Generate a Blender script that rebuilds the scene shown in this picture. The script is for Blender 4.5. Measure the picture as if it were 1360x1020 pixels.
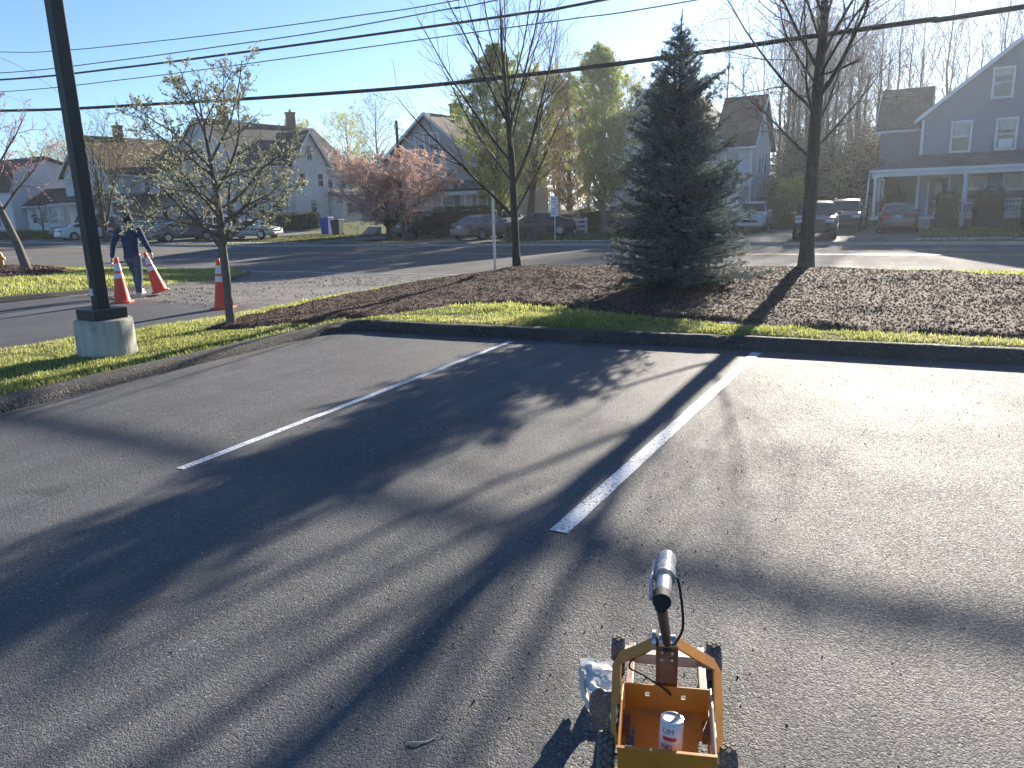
import bpy, bmesh, math, random
import numpy as np
from mathutils import Vector, Matrix

for o in list(bpy.data.objects):
    bpy.data.objects.remove(o)
SC = bpy.context.scene
COL = SC.collection
R = math.radians

# ------------------------------------------------------------------ camera
CAM_H, PITCH, ROLL, YAW, FPX = 1.7, R(13.2), R(1.9), R(29.5), 1022.0
cam = bpy.data.cameras.new("camera")
cam.sensor_width = 36.0
cam.lens = 36.0 * FPX / 1360.0
cam.clip_start = 0.05
cam.clip_end = 3000.0
cam_o = bpy.data.objects.new("camera", cam)
COL.objects.link(cam_o)
_f0 = Vector((-math.sin(YAW), math.cos(YAW), 0))
_r0 = Vector((math.cos(YAW), math.sin(YAW), 0))
_fw = _f0 * math.cos(PITCH) - Vector((0, 0, 1)) * math.sin(PITCH)
_up = _f0 * math.sin(PITCH) + Vector((0, 0, 1)) * math.cos(PITCH)
_rt = _r0 * math.cos(ROLL) - _up * math.sin(ROLL)
_uu = _r0 * math.sin(ROLL) + _up * math.cos(ROLL)
cam_o.matrix_world = Matrix(((_rt.x, _uu.x, -_fw.x, 0), (_rt.y, _uu.y, -_fw.y, 0), (_rt.z, _uu.z, -_fw.z, CAM_H), (0, 0, 0, 1)))
SC.camera = cam_o

# ------------------------------------------------------------------ sky, sun, exposure
SUN_EL, SUN_AZ = R(17.6), R(-2.2)          # azimuth from +Y, clockwise
w = bpy.data.worlds.new("World")
SC.world = w
w.use_nodes = True
nt = w.node_tree
bg = nt.nodes["Background"]
sky = nt.nodes.new("ShaderNodeTexSky")
sky.sky_type = 'NISHITA'
sky.sun_disc = False
sky.sun_elevation = SUN_EL
sky.sun_rotation = SUN_AZ
sky.altitude = 50
sky.air_density = 0.85
sky.dust_density = 0.1
sky.ozone_density = 5.0
nt.links.new(sky.outputs[0], bg.inputs[0])
bg.inputs[1].default_value = 0.054
sun = bpy.data.lights.new("sun", 'SUN')
sun.energy = 4.3
sun.angle = R(0.55)
sun.color = (1.0, 0.90, 0.76)
sun_o = bpy.data.objects.new("sun", sun)
COL.objects.link(sun_o)
_sd = Vector((math.sin(SUN_AZ) * math.cos(SUN_EL), math.cos(SUN_AZ) * math.cos(SUN_EL), math.sin(SUN_EL)))
sun_o.rotation_euler = _sd.to_track_quat('Z', 'Y').to_euler()
SC.view_settings.view_transform = 'Standard'
SC.view_settings.look = 'None'
SC.view_settings.gamma = 1.0
SC.view_settings.use_curve_mapping = False
SC.view_settings.exposure = 1.9
SC.render.engine = 'CYCLES'
SC.cycles.use_denoising = True
SC.cycles.max_bounces = 6
SC.cycles.transparent_max_bounces = 8
SC.cycles.sample_clamp_indirect = 6.0
SC.cycles.caustics_reflective = False
SC.cycles.caustics_refractive = False

# ------------------------------------------------------------------ measuring helpers
def ray(px, py):
    return _fw + _rt * ((px - 680) / FPX) + _uu * ((510 - py) / FPX)

def g(px, py, z=0.0):
    """point of the plane at height z seen at a place of the photograph"""
    d = ray(px, py)
    t = (z - CAM_H) / d.z
    return Vector((d.x * t, d.y * t, z))

def on_n(px, py, n):
    """point seen there at distance n across the road"""
    d = ray(px, py)
    t = n / d.y
    return Vector((d.x * t, n, CAM_H + d.z * t))

def sst(a, b, x):
    t = np.clip((np.asarray(x, float) - a) / (b - a), 0, 1)
    return t * t * (3 - 2 * t)

def T(x, y):
    x = np.asarray(x, float); y = np.asarray(y, float)
    z = -0.48 * sst(8.5, 20.0, y)
    z = z + 0.33 * sst(-42, -66, x) * sst(20, 30, y)
    z = z + 0.75 * sst(40, 54, y) * sst(-45, -66, x)
    return z

def Tz(x, y):
    return float(T(x, y))

def vn(x, y, seed=0):
    """smooth value noise, 0..1"""
    x = np.asarray(x, float); y = np.asarray(y, float)
    xi = np.floor(x).astype(np.int64); yi = np.floor(y).astype(np.int64)
    fx = x - xi; fy = y - yi
    fx = fx * fx * (3 - 2 * fx); fy = fy * fy * (3 - 2 * fy)
    def h(a, b):
        n = (a * 374761393 + b * 668265263 + seed * 144269504) & 0xFFFFFFFF
        n = ((n ^ (n >> 13)) * 1274126177) & 0xFFFFFFFF
        return ((n ^ (n >> 16)) & 0xFFFF) / 65535.0
    a = h(xi, yi) * (1 - fx) + h(xi + 1, yi) * fx
    b = h(xi, yi + 1) * (1 - fx) + h(xi + 1, yi + 1) * fx
    return a * (1 - fy) + b * fy

def sdist(x, y, poly):
    """signed distance to a polygon, positive inside"""
    x = np.asarray(x, float); y = np.asarray(y, float)
    d = np.full(x.shape, 1e9); ins = np.zeros(x.shape, bool)
    n = len(poly)
    for i in range(n):
        ax, ay = poly[i][:2]; bx, by = poly[(i + 1) % n][:2]
        ex, ey = bx - ax, by - ay
        wx, wy = x - ax, y - ay
        L = ex * ex + ey * ey + 1e-12
        t = np.clip((wx * ex + wy * ey) / L, 0, 1)
        d = np.minimum(d, (wx - ex * t) ** 2 + (wy - ey * t) ** 2)
        c = ((ay > y) != (by > y))
        xs = ex * (y - ay) / (ey if abs(ey) > 1e-12 else 1e-12) + ax
        ins ^= c & (x < xs)
    d = np.sqrt(d)
    return np.where(ins, d, -d)

# ------------------------------------------------------------------ object helpers
def tag(o, label=None, cat=None, group=None, kind=None):
    if label: o['label'] = label
    if cat: o['category'] = cat
    if group: o['group'] = group
    if kind: o['kind'] = kind
    return o

def empty(name, loc=(0, 0, 0), rz=0.0, label=None, cat=None, group=None):
    o = bpy.data.objects.new(name, None)
    o.empty_display_size = 0.2
    COL.objects.link(o)
    o.location = loc
    o.rotation_euler = (0, 0, rz)
    return tag(o, label, cat, group)

def link_mesh(name, me, mat, parent=None, smooth=False):
    if mat is not None:
        for m in (mat if isinstance(mat, (list, tuple)) else [mat]):
            me.materials.append(m)
    if smooth:
        me.polygons.foreach_set("use_smooth", [True] * len(me.polygons))
    o = bpy.data.objects.new(name, me)
    COL.objects.link(o)
    if parent is not None:
        o.parent = parent
    return o

def np_mesh(name, V, F, mat, parent=None, smooth=False, tint=None):
    """V (n,3), F (m,k) arrays with k = 3 or 4"""
    V = np.asarray(V, np.float32); F = np.asarray(F, np.int32)
    me = bpy.data.meshes.new(name)
    me.vertices.add(len(V)); me.vertices.foreach_set("co", V.ravel())
    k = F.shape[1]
    me.loops.add(F.size); me.loops.foreach_set("vertex_index", F.ravel())
    me.polygons.add(len(F))
    me.polygons.foreach_set("loop_start", np.arange(0, F.size, k, dtype=np.int32))
    me.polygons.foreach_set("loop_total", np.full(len(F), k, np.int32))
    if tint is not None:
        a = me.attributes.new("tint", 'FLOAT', 'POINT')
        a.data.foreach_set("value", np.asarray(tint, np.float32))
    me.update(calc_edges=True)
    me.validate()
    return link_mesh(name, me, mat, parent, smooth)

class MB:
    def __init__(self):
        self.v = []; self.f = []
    def add(self, vs, fs):
        k = len(self.v)
        self.v += [tuple(p) for p in vs]
        self.f += [tuple(i + k for i in f) for f in fs]
        return self
    def box(self, c, s, rz=0.0, mat=None):
        hx, hy, hz = s[0] / 2, s[1] / 2, s[2] / 2
        vs = [Vector((x, y, z)) for x in (-hx, hx) for y in (-hy, hy) for z in (-hz, hz)]
        if mat is not None: vs = [mat @ p for p in vs]
        elif rz:
            m = Matrix.Rotation(rz, 3, 'Z'); vs = [m @ p for p in vs]
        vs = [p + Vector(c) for p in vs]
        return self.add(vs, [(0, 1, 3, 2), (4, 6, 7, 5), (0, 4, 5, 1), (2, 3, 7, 6), (0, 2, 6, 4), (1, 5, 7, 3)])
    def b2(self, x0, x1, y0, y1, z0, z1):
        return self.box(((x0 + x1) / 2, (y0 + y1) / 2, (z0 + z1) / 2), (abs(x1 - x0), abs(y1 - y0), abs(z1 - z0)))
    def prism(self, poly, axis, a, b):
        """poly: 2d points; axis 'x': (y,z), 'y': (x,z), 'z': (x,y)"""
        def p(q, t):
            return {'x': (t, q[0], q[1]), 'y': (q[0], t, q[1]), 'z': (q[0], q[1], t)}[axis]
        n = len(poly)
        vs = [p(q, a) for q in poly] + [p(q, b) for q in poly]
        fs = [tuple(range(n - 1, -1, -1)), tuple(range(n, 2 * n))]
        fs += [(i, (i + 1) % n, n + (i + 1) % n, n + i) for i in range(n)]
        return self.add(vs, fs)
    def tube(self, pts, rad, n=8, caps=True):
        pts = [Vector(p) for p in pts]
        if not hasattr(rad, '__len__'): rad = [rad] * len(pts)
        vs = []; fs = []
        prev = None
        for i, p in enumerate(pts):
            d = (pts[min(i + 1, len(pts) - 1)] - pts[max(i - 1, 0)])
            if d.length < 1e-9: d = Vector((0, 0, 1))
            d.normalize()
            if prev is None:
                a = d.cross(Vector((0, 0, 1)))
                if a.length < 0.05: a = d.cross(Vector((1, 0, 0)))
            else:
                a = prev - d * prev.dot(d)
            a.normalize(); prev = a
            b = d.cross(a)
            for k in range(n):
                t = 2 * math.pi * k / n
                vs.append(p + (a * math.cos(t) + b * math.sin(t)) * rad[i])
        for i in range(len(pts) - 1):
            for k in range(n):
                k2 = (k + 1) % n
                fs.append((i * n + k, i * n + k2, (i + 1) * n + k2, (i + 1) * n + k))
        if caps:
            fs.append(tuple(range(n - 1, -1, -1)))
            m = (len(pts) - 1) * n
            fs.append(tuple(range(m, m + n)))
        return self.add(vs, fs)
    def lathe(self, prof, n=24, c=(0, 0, 0), m=None):
        """prof: (r,z) pairs from bottom to top"""
        vs = []; fs = []
        for r, z in prof:
            for k in range(n):
                t = 2 * math.pi * k / n
                p = Vector((r * math.cos(t), r * math.sin(t), z))
                if m is not None: p = m @ p
                vs.append(p + Vector(c))
        for i in range(len(prof) - 1):
            for k in range(n):
                k2 = (k + 1) % n
                fs.append((i * n + k, i * n + k2, (i + 1) * n + k2, (i + 1) * n + k))
        fs.append(tuple(range(n - 1, -1, -1)))
        q = (len(prof) - 1) * n
        fs.append(tuple(range(q, q + n)))
        return self.add(vs, fs)
    def quad(self, a, b, c, d):
        return self.add([a, b, c, d], [(0, 1, 2, 3)])
    def build(self, name, mat, parent=None, bevel=0.0, smooth=False, seg=2):
        me = bpy.data.meshes.new(name)
        me.from_pydata(self.v, [], self.f)
        bm = bmesh.new(); bm.from_mesh(me)
        bmesh.ops.recalc_face_normals(bm, faces=bm.faces)
        if bevel > 0:
            ed = [e for e in bm.edges if len(e.link_faces) == 2 and e.calc_face_angle(0) > 0.45]
            bmesh.ops.bevel(bm, geom=ed, offset=bevel, segments=seg, profile=0.6, affect='EDGES')
        bm.to_mesh(me); bm.free()
        if smooth:
            try: me.set_sharp_from_angle(angle=R(35))
            except Exception: pass
        return link_mesh(name, me, mat, parent, smooth)

# ------------------------------------------------------------------ materials
def lin(h):
    h = h.lstrip('#')
    c = [int(h[i:i + 2], 16) / 255 for i in (0, 2, 4)]
    return tuple(((x / 12.92) if x < .04045 else ((x + .055) / 1.055) ** 2.4) for x in c)

class NT:
    def __init__(self, name):
        self.m = bpy.data.materials.new(name)
        self.m.use_nodes = True
        self.t = self.m.node_tree
        self.b = self.t.nodes["Principled BSDF"]
        self.out = self.t.nodes["Material Output"]
        self.co = self.t.nodes.new("ShaderNodeTexCoord").outputs["Object"]
    def n(self, kind, **kw):
        q = self.t.nodes.new(kind)
        for k, v in kw.items():
            if k.startswith('_'): setattr(q, k[1:], v)
            else: q.inputs[k.replace('__', ' ')].default_value = v
        return q
    def l(self, a, b):
        self.t.links.new(a, b)
    def mapped(self, sx, sy, sz, rot=(0, 0, 0)):
        q = self.t.nodes.new("ShaderNodeMapping")
        q.inputs['Scale'].default_value = (sx, sy, sz); q.inputs['Rotation'].default_value = rot
        self.l(self.co, q.inputs[0])
        return q.outputs[0]
    def noise(self, scale, detail=4, rough=.55, vec=None, out='Fac'):
        q = self.n("ShaderNodeTexNoise", Scale=scale, Detail=detail, Roughness=rough)
        self.l(vec or self.co, q.inputs['Vector'])
        return q.outputs[out]
    def ramp(self, fac, stops):
        q = self.t.nodes.new("ShaderNodeValToRGB")
        e = q.color_ramp.elements
        while len(e) < len(stops): e.new(0.5)
        for el, (p, c) in zip(e, stops):
            el.position = p
            el.color = (c[0], c[1], c[2], 1) if hasattr(c, '__len__') else (c, c, c, 1)
        self.l(fac, q.inputs[0])
        return q.outputs[0]
    def mix(self, fac, a, b, mode='MIX'):
        q = self.t.nodes.new("ShaderNodeMix")
        q.data_type = 'RGBA'; q.blend_type = mode
        for s, v in ((q.inputs[0], fac), (q.inputs[6], a), (q.inputs[7], b)):
            if hasattr(v, 'is_linked') or isinstance(v, bpy.types.NodeSocket): self.l(v, s)
            elif hasattr(v, '__len__'): s.default_value = (v[0], v[1], v[2], 1)
            else: s.default_value = v
        return q.outputs[2]
    def math(self, op, a, b=0.5):
        q = self.t.nodes.new("ShaderNodeMath"); q.operation = op
        for s, v in ((q.inputs[0], a), (q.inputs[1], b)):
            if isinstance(v, bpy.types.NodeSocket): self.l(v, s)
            else: s.default_value = v
        return q.outputs[0]
    def bump(self, h, strength=.5, dist=.01, prev=None):
        q = self.n("ShaderNodeBump", Strength=strength, Distance=dist)
        self.l(h, q.inputs['Height'])
        if prev is not None: self.l(prev, q.inputs['Normal'])
        return q.outputs[0]
    def done(self, col=None, rough=None, normal=None, metal=None, spec=None):
        b = self.b
        for key, v in (('Base Color', col), ('Roughness', rough), ('Normal', normal), ('Metallic', metal), ('Specular IOR Level', spec)):
            if v is None: continue
            if isinstance(v, bpy.types.NodeSocket): self.l(v, b.inputs[key])
            elif hasattr(v, '__len__'): b.inputs[key].default_value = (v[0], v[1], v[2], 1)
            else: b.inputs[key].default_value = v
        return self.m

def simple(name, col, rough=.7, var=.2, scale=5.0, bump=0.0, bscale=80.0, metal=0.0, spec=.4):
    """worn plain material: broad mottling and a little relief"""
    q = NT(name)
    f = q.noise(scale, 6, .6)
    a = tuple(max(0, c * (1 - var)) for c in col); b = tuple(min(1, c * (1 + var)) for c in col)
    c = q.ramp(f, [(.3, a), (.7, b)])
    nrm = q.bump(q.noise(bscale, 3), bump, .005) if bump else None
    rr = q.math('MULTIPLY_ADD', f, .25); q.t.nodes[-1].inputs[2].default_value = rough - .12
    return q.done(c, rr, nrm, metal, spec)

def leafy(name, cols, trans=.45, rough=.6):
    """thin leaves or blades; colour from the per-leaf tint attribute"""
    q = NT(name)
    at = q.n("ShaderNodeAttribute", _attribute_name="tint")
    k = len(cols) - 1
    c = q.ramp(at.outputs['Fac'], [(i / k, cc) for i, cc in enumerate(cols)])
    q.done(c, rough, spec=.25)
    tr = q.n("ShaderNodeBsdfTranslucent")
    q.l(c, tr.inputs['Color'])
    mx = q.n("ShaderNodeMixShader", Fac=trans)
    q.l(q.b.outputs[0], mx.inputs[1]); q.l(tr.outputs[0], mx.inputs[2])
    q.l(mx.outputs[0], q.out.inputs['Surface'])
    return q.m

def asphalt(name, dark, light, coarse=110.0, rough=.52, patch=.6, bump=.48):
    q = NT(name)
    vor = q.n("ShaderNodeTexVoronoi", Scale=coarse); q.l(q.co, vor.inputs['Vector'])
    vor2 = q.n("ShaderNodeTexVoronoi", Scale=coarse * .42); q.l(q.co, vor2.inputs['Vector'])
    sep = q.n("ShaderNodeSeparateColor"); q.l(vor.outputs['Color'], sep.inputs[0])
    broad = q.noise(.55, 5, .6)
    mid = q.noise(3.5, 5, .65)
    base = q.ramp(q.math('ADD', q.math('MULTIPLY', broad, patch), q.math('MULTIPLY', mid, 1 - patch)), [(.3, dark), (.72, light)])
    stone = q.ramp(sep.outputs[0], [(.0, .40), (.2, .75), (.6, 1.0), (.9, 1.3), (.97, 2.1), (1.0, 3.4)])
    grit = q.ramp(q.noise(.9, 4, .6, q.mapped(1, .45, 1, (0, 0, .3))), [(.38, .35), (.68, 1.0)])
    streak = q.ramp(q.noise(1.0, 6, .7, q.mapped(2.6, .16, 1, (0, 0, .05))), [(.30, .80), (.5, 1.0), (.72, 1.16)])
    blot = q.ramp(q.noise(.33, 3, .5), [(.35, .86), (.6, 1.04)])
    spill = q.ramp(q.noise(1.7, 2, .4), [(.70, 1.0), (.78, .70)])
    base = q.mix(1.0, base, streak, 'MULTIPLY'); base = q.mix(1.0, base, blot, 'MULTIPLY'); base = q.mix(1.0, base, spill, 'MULTIPLY')
    col = q.mix(grit, base, q.mix(1.0, base, stone, 'MULTIPLY'))
    h = q.math('ADD', q.math('MULTIPLY', vor.outputs['Distance'], -1.0), q.math('MULTIPLY', q.noise(coarse * .9, 4, .7), 1.1))
    h = q.math('ADD', h, q.math('MULTIPLY', vor2.outputs['Distance'], -.7))
    n1 = q.bump(h, bump, .006)
    n2 = q.bump(q.noise(2.2, 3, .5), .25, .03, n1)
    rg = q.ramp(q.math('ADD', q.math('MULTIPLY', q.noise(.8, 4), .5), q.math('MULTIPLY', sep.outputs[1], .5)), [(.3, rough - .10), (.75, rough + .14)])
    return q.done(col, rg, n2, 0, .28)

def siding(name, col, period=.12, rough=.6):
    q = NT(name)
    sx = q.n("ShaderNodeSeparateXYZ"); q.l(q.co, sx.inputs[0])
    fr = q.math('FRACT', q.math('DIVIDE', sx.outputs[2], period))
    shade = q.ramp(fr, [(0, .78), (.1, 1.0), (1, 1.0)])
    mott = q.ramp(q.noise(.9, 5, .6), [(.3, tuple(c * .88 for c in col)), (.7, tuple(min(1, c * 1.06) for c in col))])
    nrm = q.bump(fr, .6, .02)
    return q.done(q.mix(1, mott, shade, 'MULTIPLY'), rough, nrm, 0, .35)

def shingle(name, a, b, sx=4.0):
    q = NT(name)
    br = q.n("ShaderNodeTexBrick", Scale=1.0)
    br.inputs['Brick Width'].default_value = .33; br.inputs['Row Height'].default_value = .16
    br.inputs['Mortar Size'].default_value = .012
    br.inputs['Color1'].default_value = (*a, 1); br.inputs['Color2'].default_value = (*b, 1)
    br.inputs['Mortar'].default_value = (a[0] * .5, a[1] * .5, a[2] * .5, 1)
    sp = q.n("ShaderNodeSeparateXYZ"); q.l(q.co, sp.inputs[0])
    cb = q.n("ShaderNodeCombineXYZ")
    q.l(q.math('ADD', sp.outputs[0], sp.outputs[1]), cb.inputs[0]); q.l(sp.outputs[2], cb.inputs[1])
    q.l(cb.outputs[0], br.inputs['Vector'])
    mott = q.ramp(q.noise(.7, 5, .65), [(.3, .75), (.7, 1.2)])
    return q.done(q.mix(1, br.outputs['Color'], mott, 'MULTIPLY'), .9, q.bump(br.outputs['Fac'], -.4, .02), 0, .2)

def bark(name, a, b, vs=1.0):
    q = NT(name)
    f = q.noise(14, 6, .7, q.mapped(3 * vs, 3 * vs, .6 * vs))
    f2 = q.noise(2.0, 3)
    c = q.ramp(q.math('ADD', q.math('MULTIPLY', f, .75), q.math('MULTIPLY', f2, .3)), [(.35, a), (.72, b)])
    return q.done(c, .9, q.bump(f, .8, .02), 0, .2)

def glass_mat(name, tint=(.02, .025, .03)):
    q = NT(name)
    c = q.ramp(q.noise(1.2, 3), [(.35, tint), (.7, tuple(t * 2.2 for t in tint))])
    return q.done(c, .06, None, 0, .6)

def paint_mat(name, col, rough=.28, dirt=.12):
    q = NT(name)
    f = q.noise(2.5, 6, .65)
    c = q.ramp(f, [(.3, col), (.8, tuple(x * (1 - dirt) + .05 * dirt for x in col))])
    q.b.inputs['Coat Weight'].default_value = .35 if max(col) > .05 else .08
    q.b.inputs['Coat Roughness'].default_value = .08
    return q.done(c, rough, q.bump(q.noise(3, 2), .03, .01), .0, .5 if max(col) > .05 else .25)

MT = {}
MT['lot'] = asphalt("lot_asphalt", (.070, .072, .077), (.124, .124, .124), 150, .765)
MT['kerb'] = asphalt("kerb_asphalt", (.035, .035, .035), (.085, .080, .072), 60, .85, bump=.8)
MT['drive'] = asphalt("drive_asphalt", (.055, .057, .062), (.095, .095, .098), 90, .75)
MT['apron'] = asphalt("old_asphalt", (.075, .072, .066), (.19, .18, .165), 40, .8, .35, .9)
MT['road'] = asphalt("road_asphalt", (.075, .075, .075), (.125, .123, .119), 60, .92, .5, .4)
MT['white_line'] = None
def line_mat(name, col):
    q = NT(name)
    f = q.noise(55, 6, .7); f2 = q.noise(4, 3)
    wear = q.ramp(q.math('ADD', q.math('MULTIPLY', f, .8), q.math('MULTIPLY', f2, .25)), [(.43, (.11, .11, .115)), (.50, tuple(c * .72 for c in col)), (.58, col), (1, tuple(min(1, c * 1.05) for c in col))])
    return q.done(wear, .55, q.bump(f, .4, .004), 0, .4)
MT['white_line'] = line_mat("white_line_paint", (.74, .76, .78))
MT['yellow_line'] = line_mat("yellow_line_paint", (.62, .42, .12))
q = NT("lawn_soil")
MT['lawn'] = q.done(q.ramp(q.math('ADD', q.math('MULTIPLY', q.noise(1.3, 5), .5), q.math('MULTIPLY', q.noise(28, 5), .5)), [(.32, (.09, .10, .035)), (.52, (.16, .18, .055)), (.7, (.26, .22, .12))]), .95, q.bump(q.noise(45, 4), .8, .03), 0, .1)
q = NT("far_lawn_grass")
MT['far_lawn'] = q.done(q.ramp(q.math('ADD', q.math('MULTIPLY', q.noise(.35, 5), .55), q.math('MULTIPLY', q.noise(9, 5), .45)), [(.32, (.055, .07, .024)), (.52, (.09, .11, .036)), (.7, (.16, .14, .07))]), .95, q.bump(q.noise(20, 4), .8, .06), 0, .1)
q = NT("mulch_bark_soil")
MT['mulch'] = q.done(q.ramp(q.math('ADD', q.math('MULTIPLY', q.noise(38, 6, .7), .65), q.math('MULTIPLY', q.noise(1.5, 4), .35)), [(.35, (.030, .019, .014)), (.55, (.078, .049, .036)), (.72, (.13, .088, .065))]), .9, q.bump(q.noise(60, 5, .75), .5, .015), 0, .2)
MT['ground'] = simple("ground_earth", (.06, .055, .035), .95, .4, .3)
q = NT("weathered_concrete")
_a = q.noise(4, 6, .65); _s = q.noise(5, 5, .7, q.mapped(4.5, 4.5, .35)); _p = q.noise(60, 3)
_c = q.ramp(q.math('ADD', q.math('MULTIPLY', _a, .45), q.math('MULTIPLY', _s, .55)), [(.32, (.27, .25, .20)), (.5, (.42, .40, .34)), (.68, (.54, .52, .46))])
MT['concrete'] = q.done(_c, .88, q.bump(q.math('ADD', q.math('MULTIPLY', _s, 2.0), _p), .4, .008), 0, .3)
MT['sidewalk'] = simple("sidewalk_concrete", (.33, .32, .29), .9, .2, 1.2, .3, 40)
MT['bronze'] = simple("dark_bronze_paint", (.035, .032, .028), .5, .2, 6, .05, 200)
MT['glass'] = glass_mat("window_glass")
MT['carglass'] = glass_mat("car_glass", (.012, .014, .016))
MT['trim'] = simple("white_trim_paint", (.66, .67, .68), .6, .08, 2)
MT['brick'] = simple("chimney_brick", (.16, .085, .06), .9, .3, 7, .4, 30)
MT['chrome'] = simple("bright_metal", (.62, .63, .65), .25, .1, 8, 0, 50, 1.0)
MT['black'] = simple("black_rubber", (.018, .018, .019), .75, .3, 12, .2, 120)
MT['wire'] = simple("cable_jacket", (.02, .02, .022), .7, .2, 3)
MT['steel'] = simple("brushed_steel", (.42, .43, .44), .38, .15, 14, .08, 160, .9)
MT['barkA'] = bark("grey_bark", (.055, .047, .040), (.17, .15, .125))
MT['barkB'] = bark("dark_bark", (.030, .025, .021), (.10, .082, .066))
MT['barkC'] = bark("pale_bark", (.08, .07, .06), (.24, .21, .18))
# ------------------------------------------------------------------ ground sheets
rng = np.random.default_rng(7)

def sheet(name, xs, ys, hf, mat, mask=None, kind='structure', parent=None):
    X, Y = np.meshgrid(xs, ys, indexing='ij')
    Z = hf(X, Y)
    V = np.stack([X.ravel(), Y.ravel(), np.asarray(Z).ravel()], 1)
    nx, ny = len(xs), len(ys)
    I, J = np.meshgrid(np.arange(nx - 1), np.arange(ny - 1), indexing='ij')
    a = (I * ny + J).ravel()
    F = np.stack([a, a + ny, a + ny + 1, a + 1], 1)
    if mask is not None:
        keep = mask(X, Y).ravel()
        F = F[keep[F].any(1)]
        used = np.zeros(len(V), bool); used[F.ravel()] = True
        idx = np.cumsum(used) - 1
        V = V[used]; F = idx[F]
    o = np_mesh(name, V, F, mat, parent, smooth=True)
    return tag(o, kind=kind)

def ar(a, b, st):
    return np.arange(a, b + st * .5, st)

_xs = np.concatenate([[-900, -600, -400, -300, -220], ar(-170, 90, 2.0), [120, 180, 300, 500, 900]])
_ys = np.concatenate([[-300, -120, -60, -30], ar(-14, 130, 2.0), [160, 200, 300, 500, 900]])
sheet('ground', _xs, _ys, lambda x, y: T(x, y) - 0.16, MT['ground'])
sheet('parking_lot', ar(-7.6, 14, .4), ar(-6, 9.4, .4), lambda x, y: x * 0 + 0.0, MT['lot'])
# beyond the road: lawns of the houses
N_FAR, N_NEAR, N_YEL = 36.0, 20.7, 30.4
sheet('house_lawns', np.concatenate([[-240, -200], ar(-160, 60, 1.6), [80, 120]]), np.concatenate([[36.12], ar(37, 120, 1.6)]),
      lambda x, y: T(x, y) + .07 + .05 * (vn(x * .5, y * .5, 3) - .5), MT['far_lawn'])
sheet('road', np.concatenate([[-300, -240, -200], ar(-160, 60, 2.0), [90, 140, 200]]), ar(N_NEAR - .4, N_FAR + .1, 1.0), lambda x, y: T(x, y) - .01, MT['road'])
road = bpy.data.objects['road']

def strip(name, x0, x1, y0, y1, mat, parent, lift, hf=T, st=1.5):
    xs = np.linspace(x0, x1, max(2, int(abs(x1 - x0) / st) + 1))
    ys = np.array([y0, y1])
    o = sheet(name, xs, ys, lambda x, y: hf(x, y) + lift, mat, parent=parent, kind=None)
    return o
for yy in (N_YEL - .17, N_YEL + .07):
    strip('yellow_line', -160, 60, yy, yy + .11, MT['yellow_line'], road, .0)
for x0 in range(0, 15):
    s = 5.3 - 12.9 * x0
    strip('lane_dash', s, s - 3.1, 25.75, 25.87, MT['white_line'], road, .0)
    strip('lane_dash', s - 4, s - 7.1, 33.1, 33.22, MT['white_line'], road, .0)
strip('edge_line', -60, 14, N_NEAR + .15, N_NEAR + .29, MT['white_line'], road, .0)
# far kerb and pavement
mb = MB()
xs = np.arange(-160, 61, 4.0)
for a, b in zip(xs[:-1], xs[1:]):
    za, zb = Tz(a, 36), Tz(b, 36)
    mb.add([(a, 36.0, za - .1), (b, 36.0, zb - .1), (b, 36.03, zb + .12), (a, 36.03, za + .12), (a, 36.2, za + .12), (b, 36.2, zb + .12), (b, 36.2, zb - .1), (a, 36.2, za - .1)],
           [(0, 1, 2, 3), (3, 2, 5, 4), (4, 5, 6, 7)])
tag(mb.build('far_kerb', MT['sidewalk']), kind='structure')
pave = empty('pavement'); tag(pave, kind='structure')
for i, a in enumerate(np.arange(-100, 22, 1.5)):
    m = MB()
    z0, z1 = Tz(a, 38.5) + .115, Tz(a + 1.49, 38.5) + .115
    j = float(rng.uniform(-.006, .006))
    m.add([(a, 37.7, z0 + j), (a + 1.485, 37.7, z1 + j), (a + 1.485, 38.9, z1 - j), (a, 38.9, z0 - j), (a, 37.7, z0 - .1), (a + 1.485, 37.7, z1 - .1), (a + 1.485, 38.9, z1 - .1), (a, 38.9, z0 - .1)],
          [(0, 1, 2, 3), (0, 4, 5, 1), (1, 5, 6, 2), (2, 6, 7, 3), (3, 7, 4, 0)])
    m.build('paving_slab', MT['sidewalk'], pave)

# house driveways across the road
for x0, x1, y1 in ((-9.4, -1.2, 49.5), (-28.6, -22.6, 55), (-37.2, -33.4, 53), (-53.2, -47.5, 53), (-66, -55.5, 49)):
    sheet('house_driveway', ar(x0, x1, (x1 - x0) / 6), ar(36.05, y1, 1.0), lambda x, y: T(x, y) + .135, MT['apron'] if x0 < -20 else MT['drive'])

# ------------------------------------------------------------------ parking lot edge
ISL = [(-7.5, -4), (-7.47, 4.0), (-7.62, 5.8), (-7.6, 7.9), (-7.35, 8.5), (-5.7, 8.62), (-2.7, 8.82), (.75, 8.95), (6, 9.2), (14, 9.5),
       (14, 20.2), (-11.7, 20.2), (-11.62, 19.4), (-11.5, 15.8), (-10.7, 11.2), (-10.25, 9.0), (-10.72, 5.4), (-10.9, 1), (-11, -4)]
MUL = [(-9.15, 7.1), (-8.6, 7.45), (-7.95, 8.05), (-7.5, 8.85), (-7.1, 9.6), (-6.9, 10.3), (-6.0, 10.6), (-4.9, 10.35), (-3.5, 9.95), (-2.0, 9.72), (.4, 9.58),
       (6, 9.8), (9, 14.0), (3, 14.3), (.6, 14.35), (-1.1, 15.2), (-2.2, 17.0), (-6, 17.6), (-9, 17.5), (-10.7, 16.7), (-11.05, 15.6), (-10.45, 13.5), (-10.05, 11.2), (-9.7, 9.8), (-9.55, 8.2)]
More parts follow.
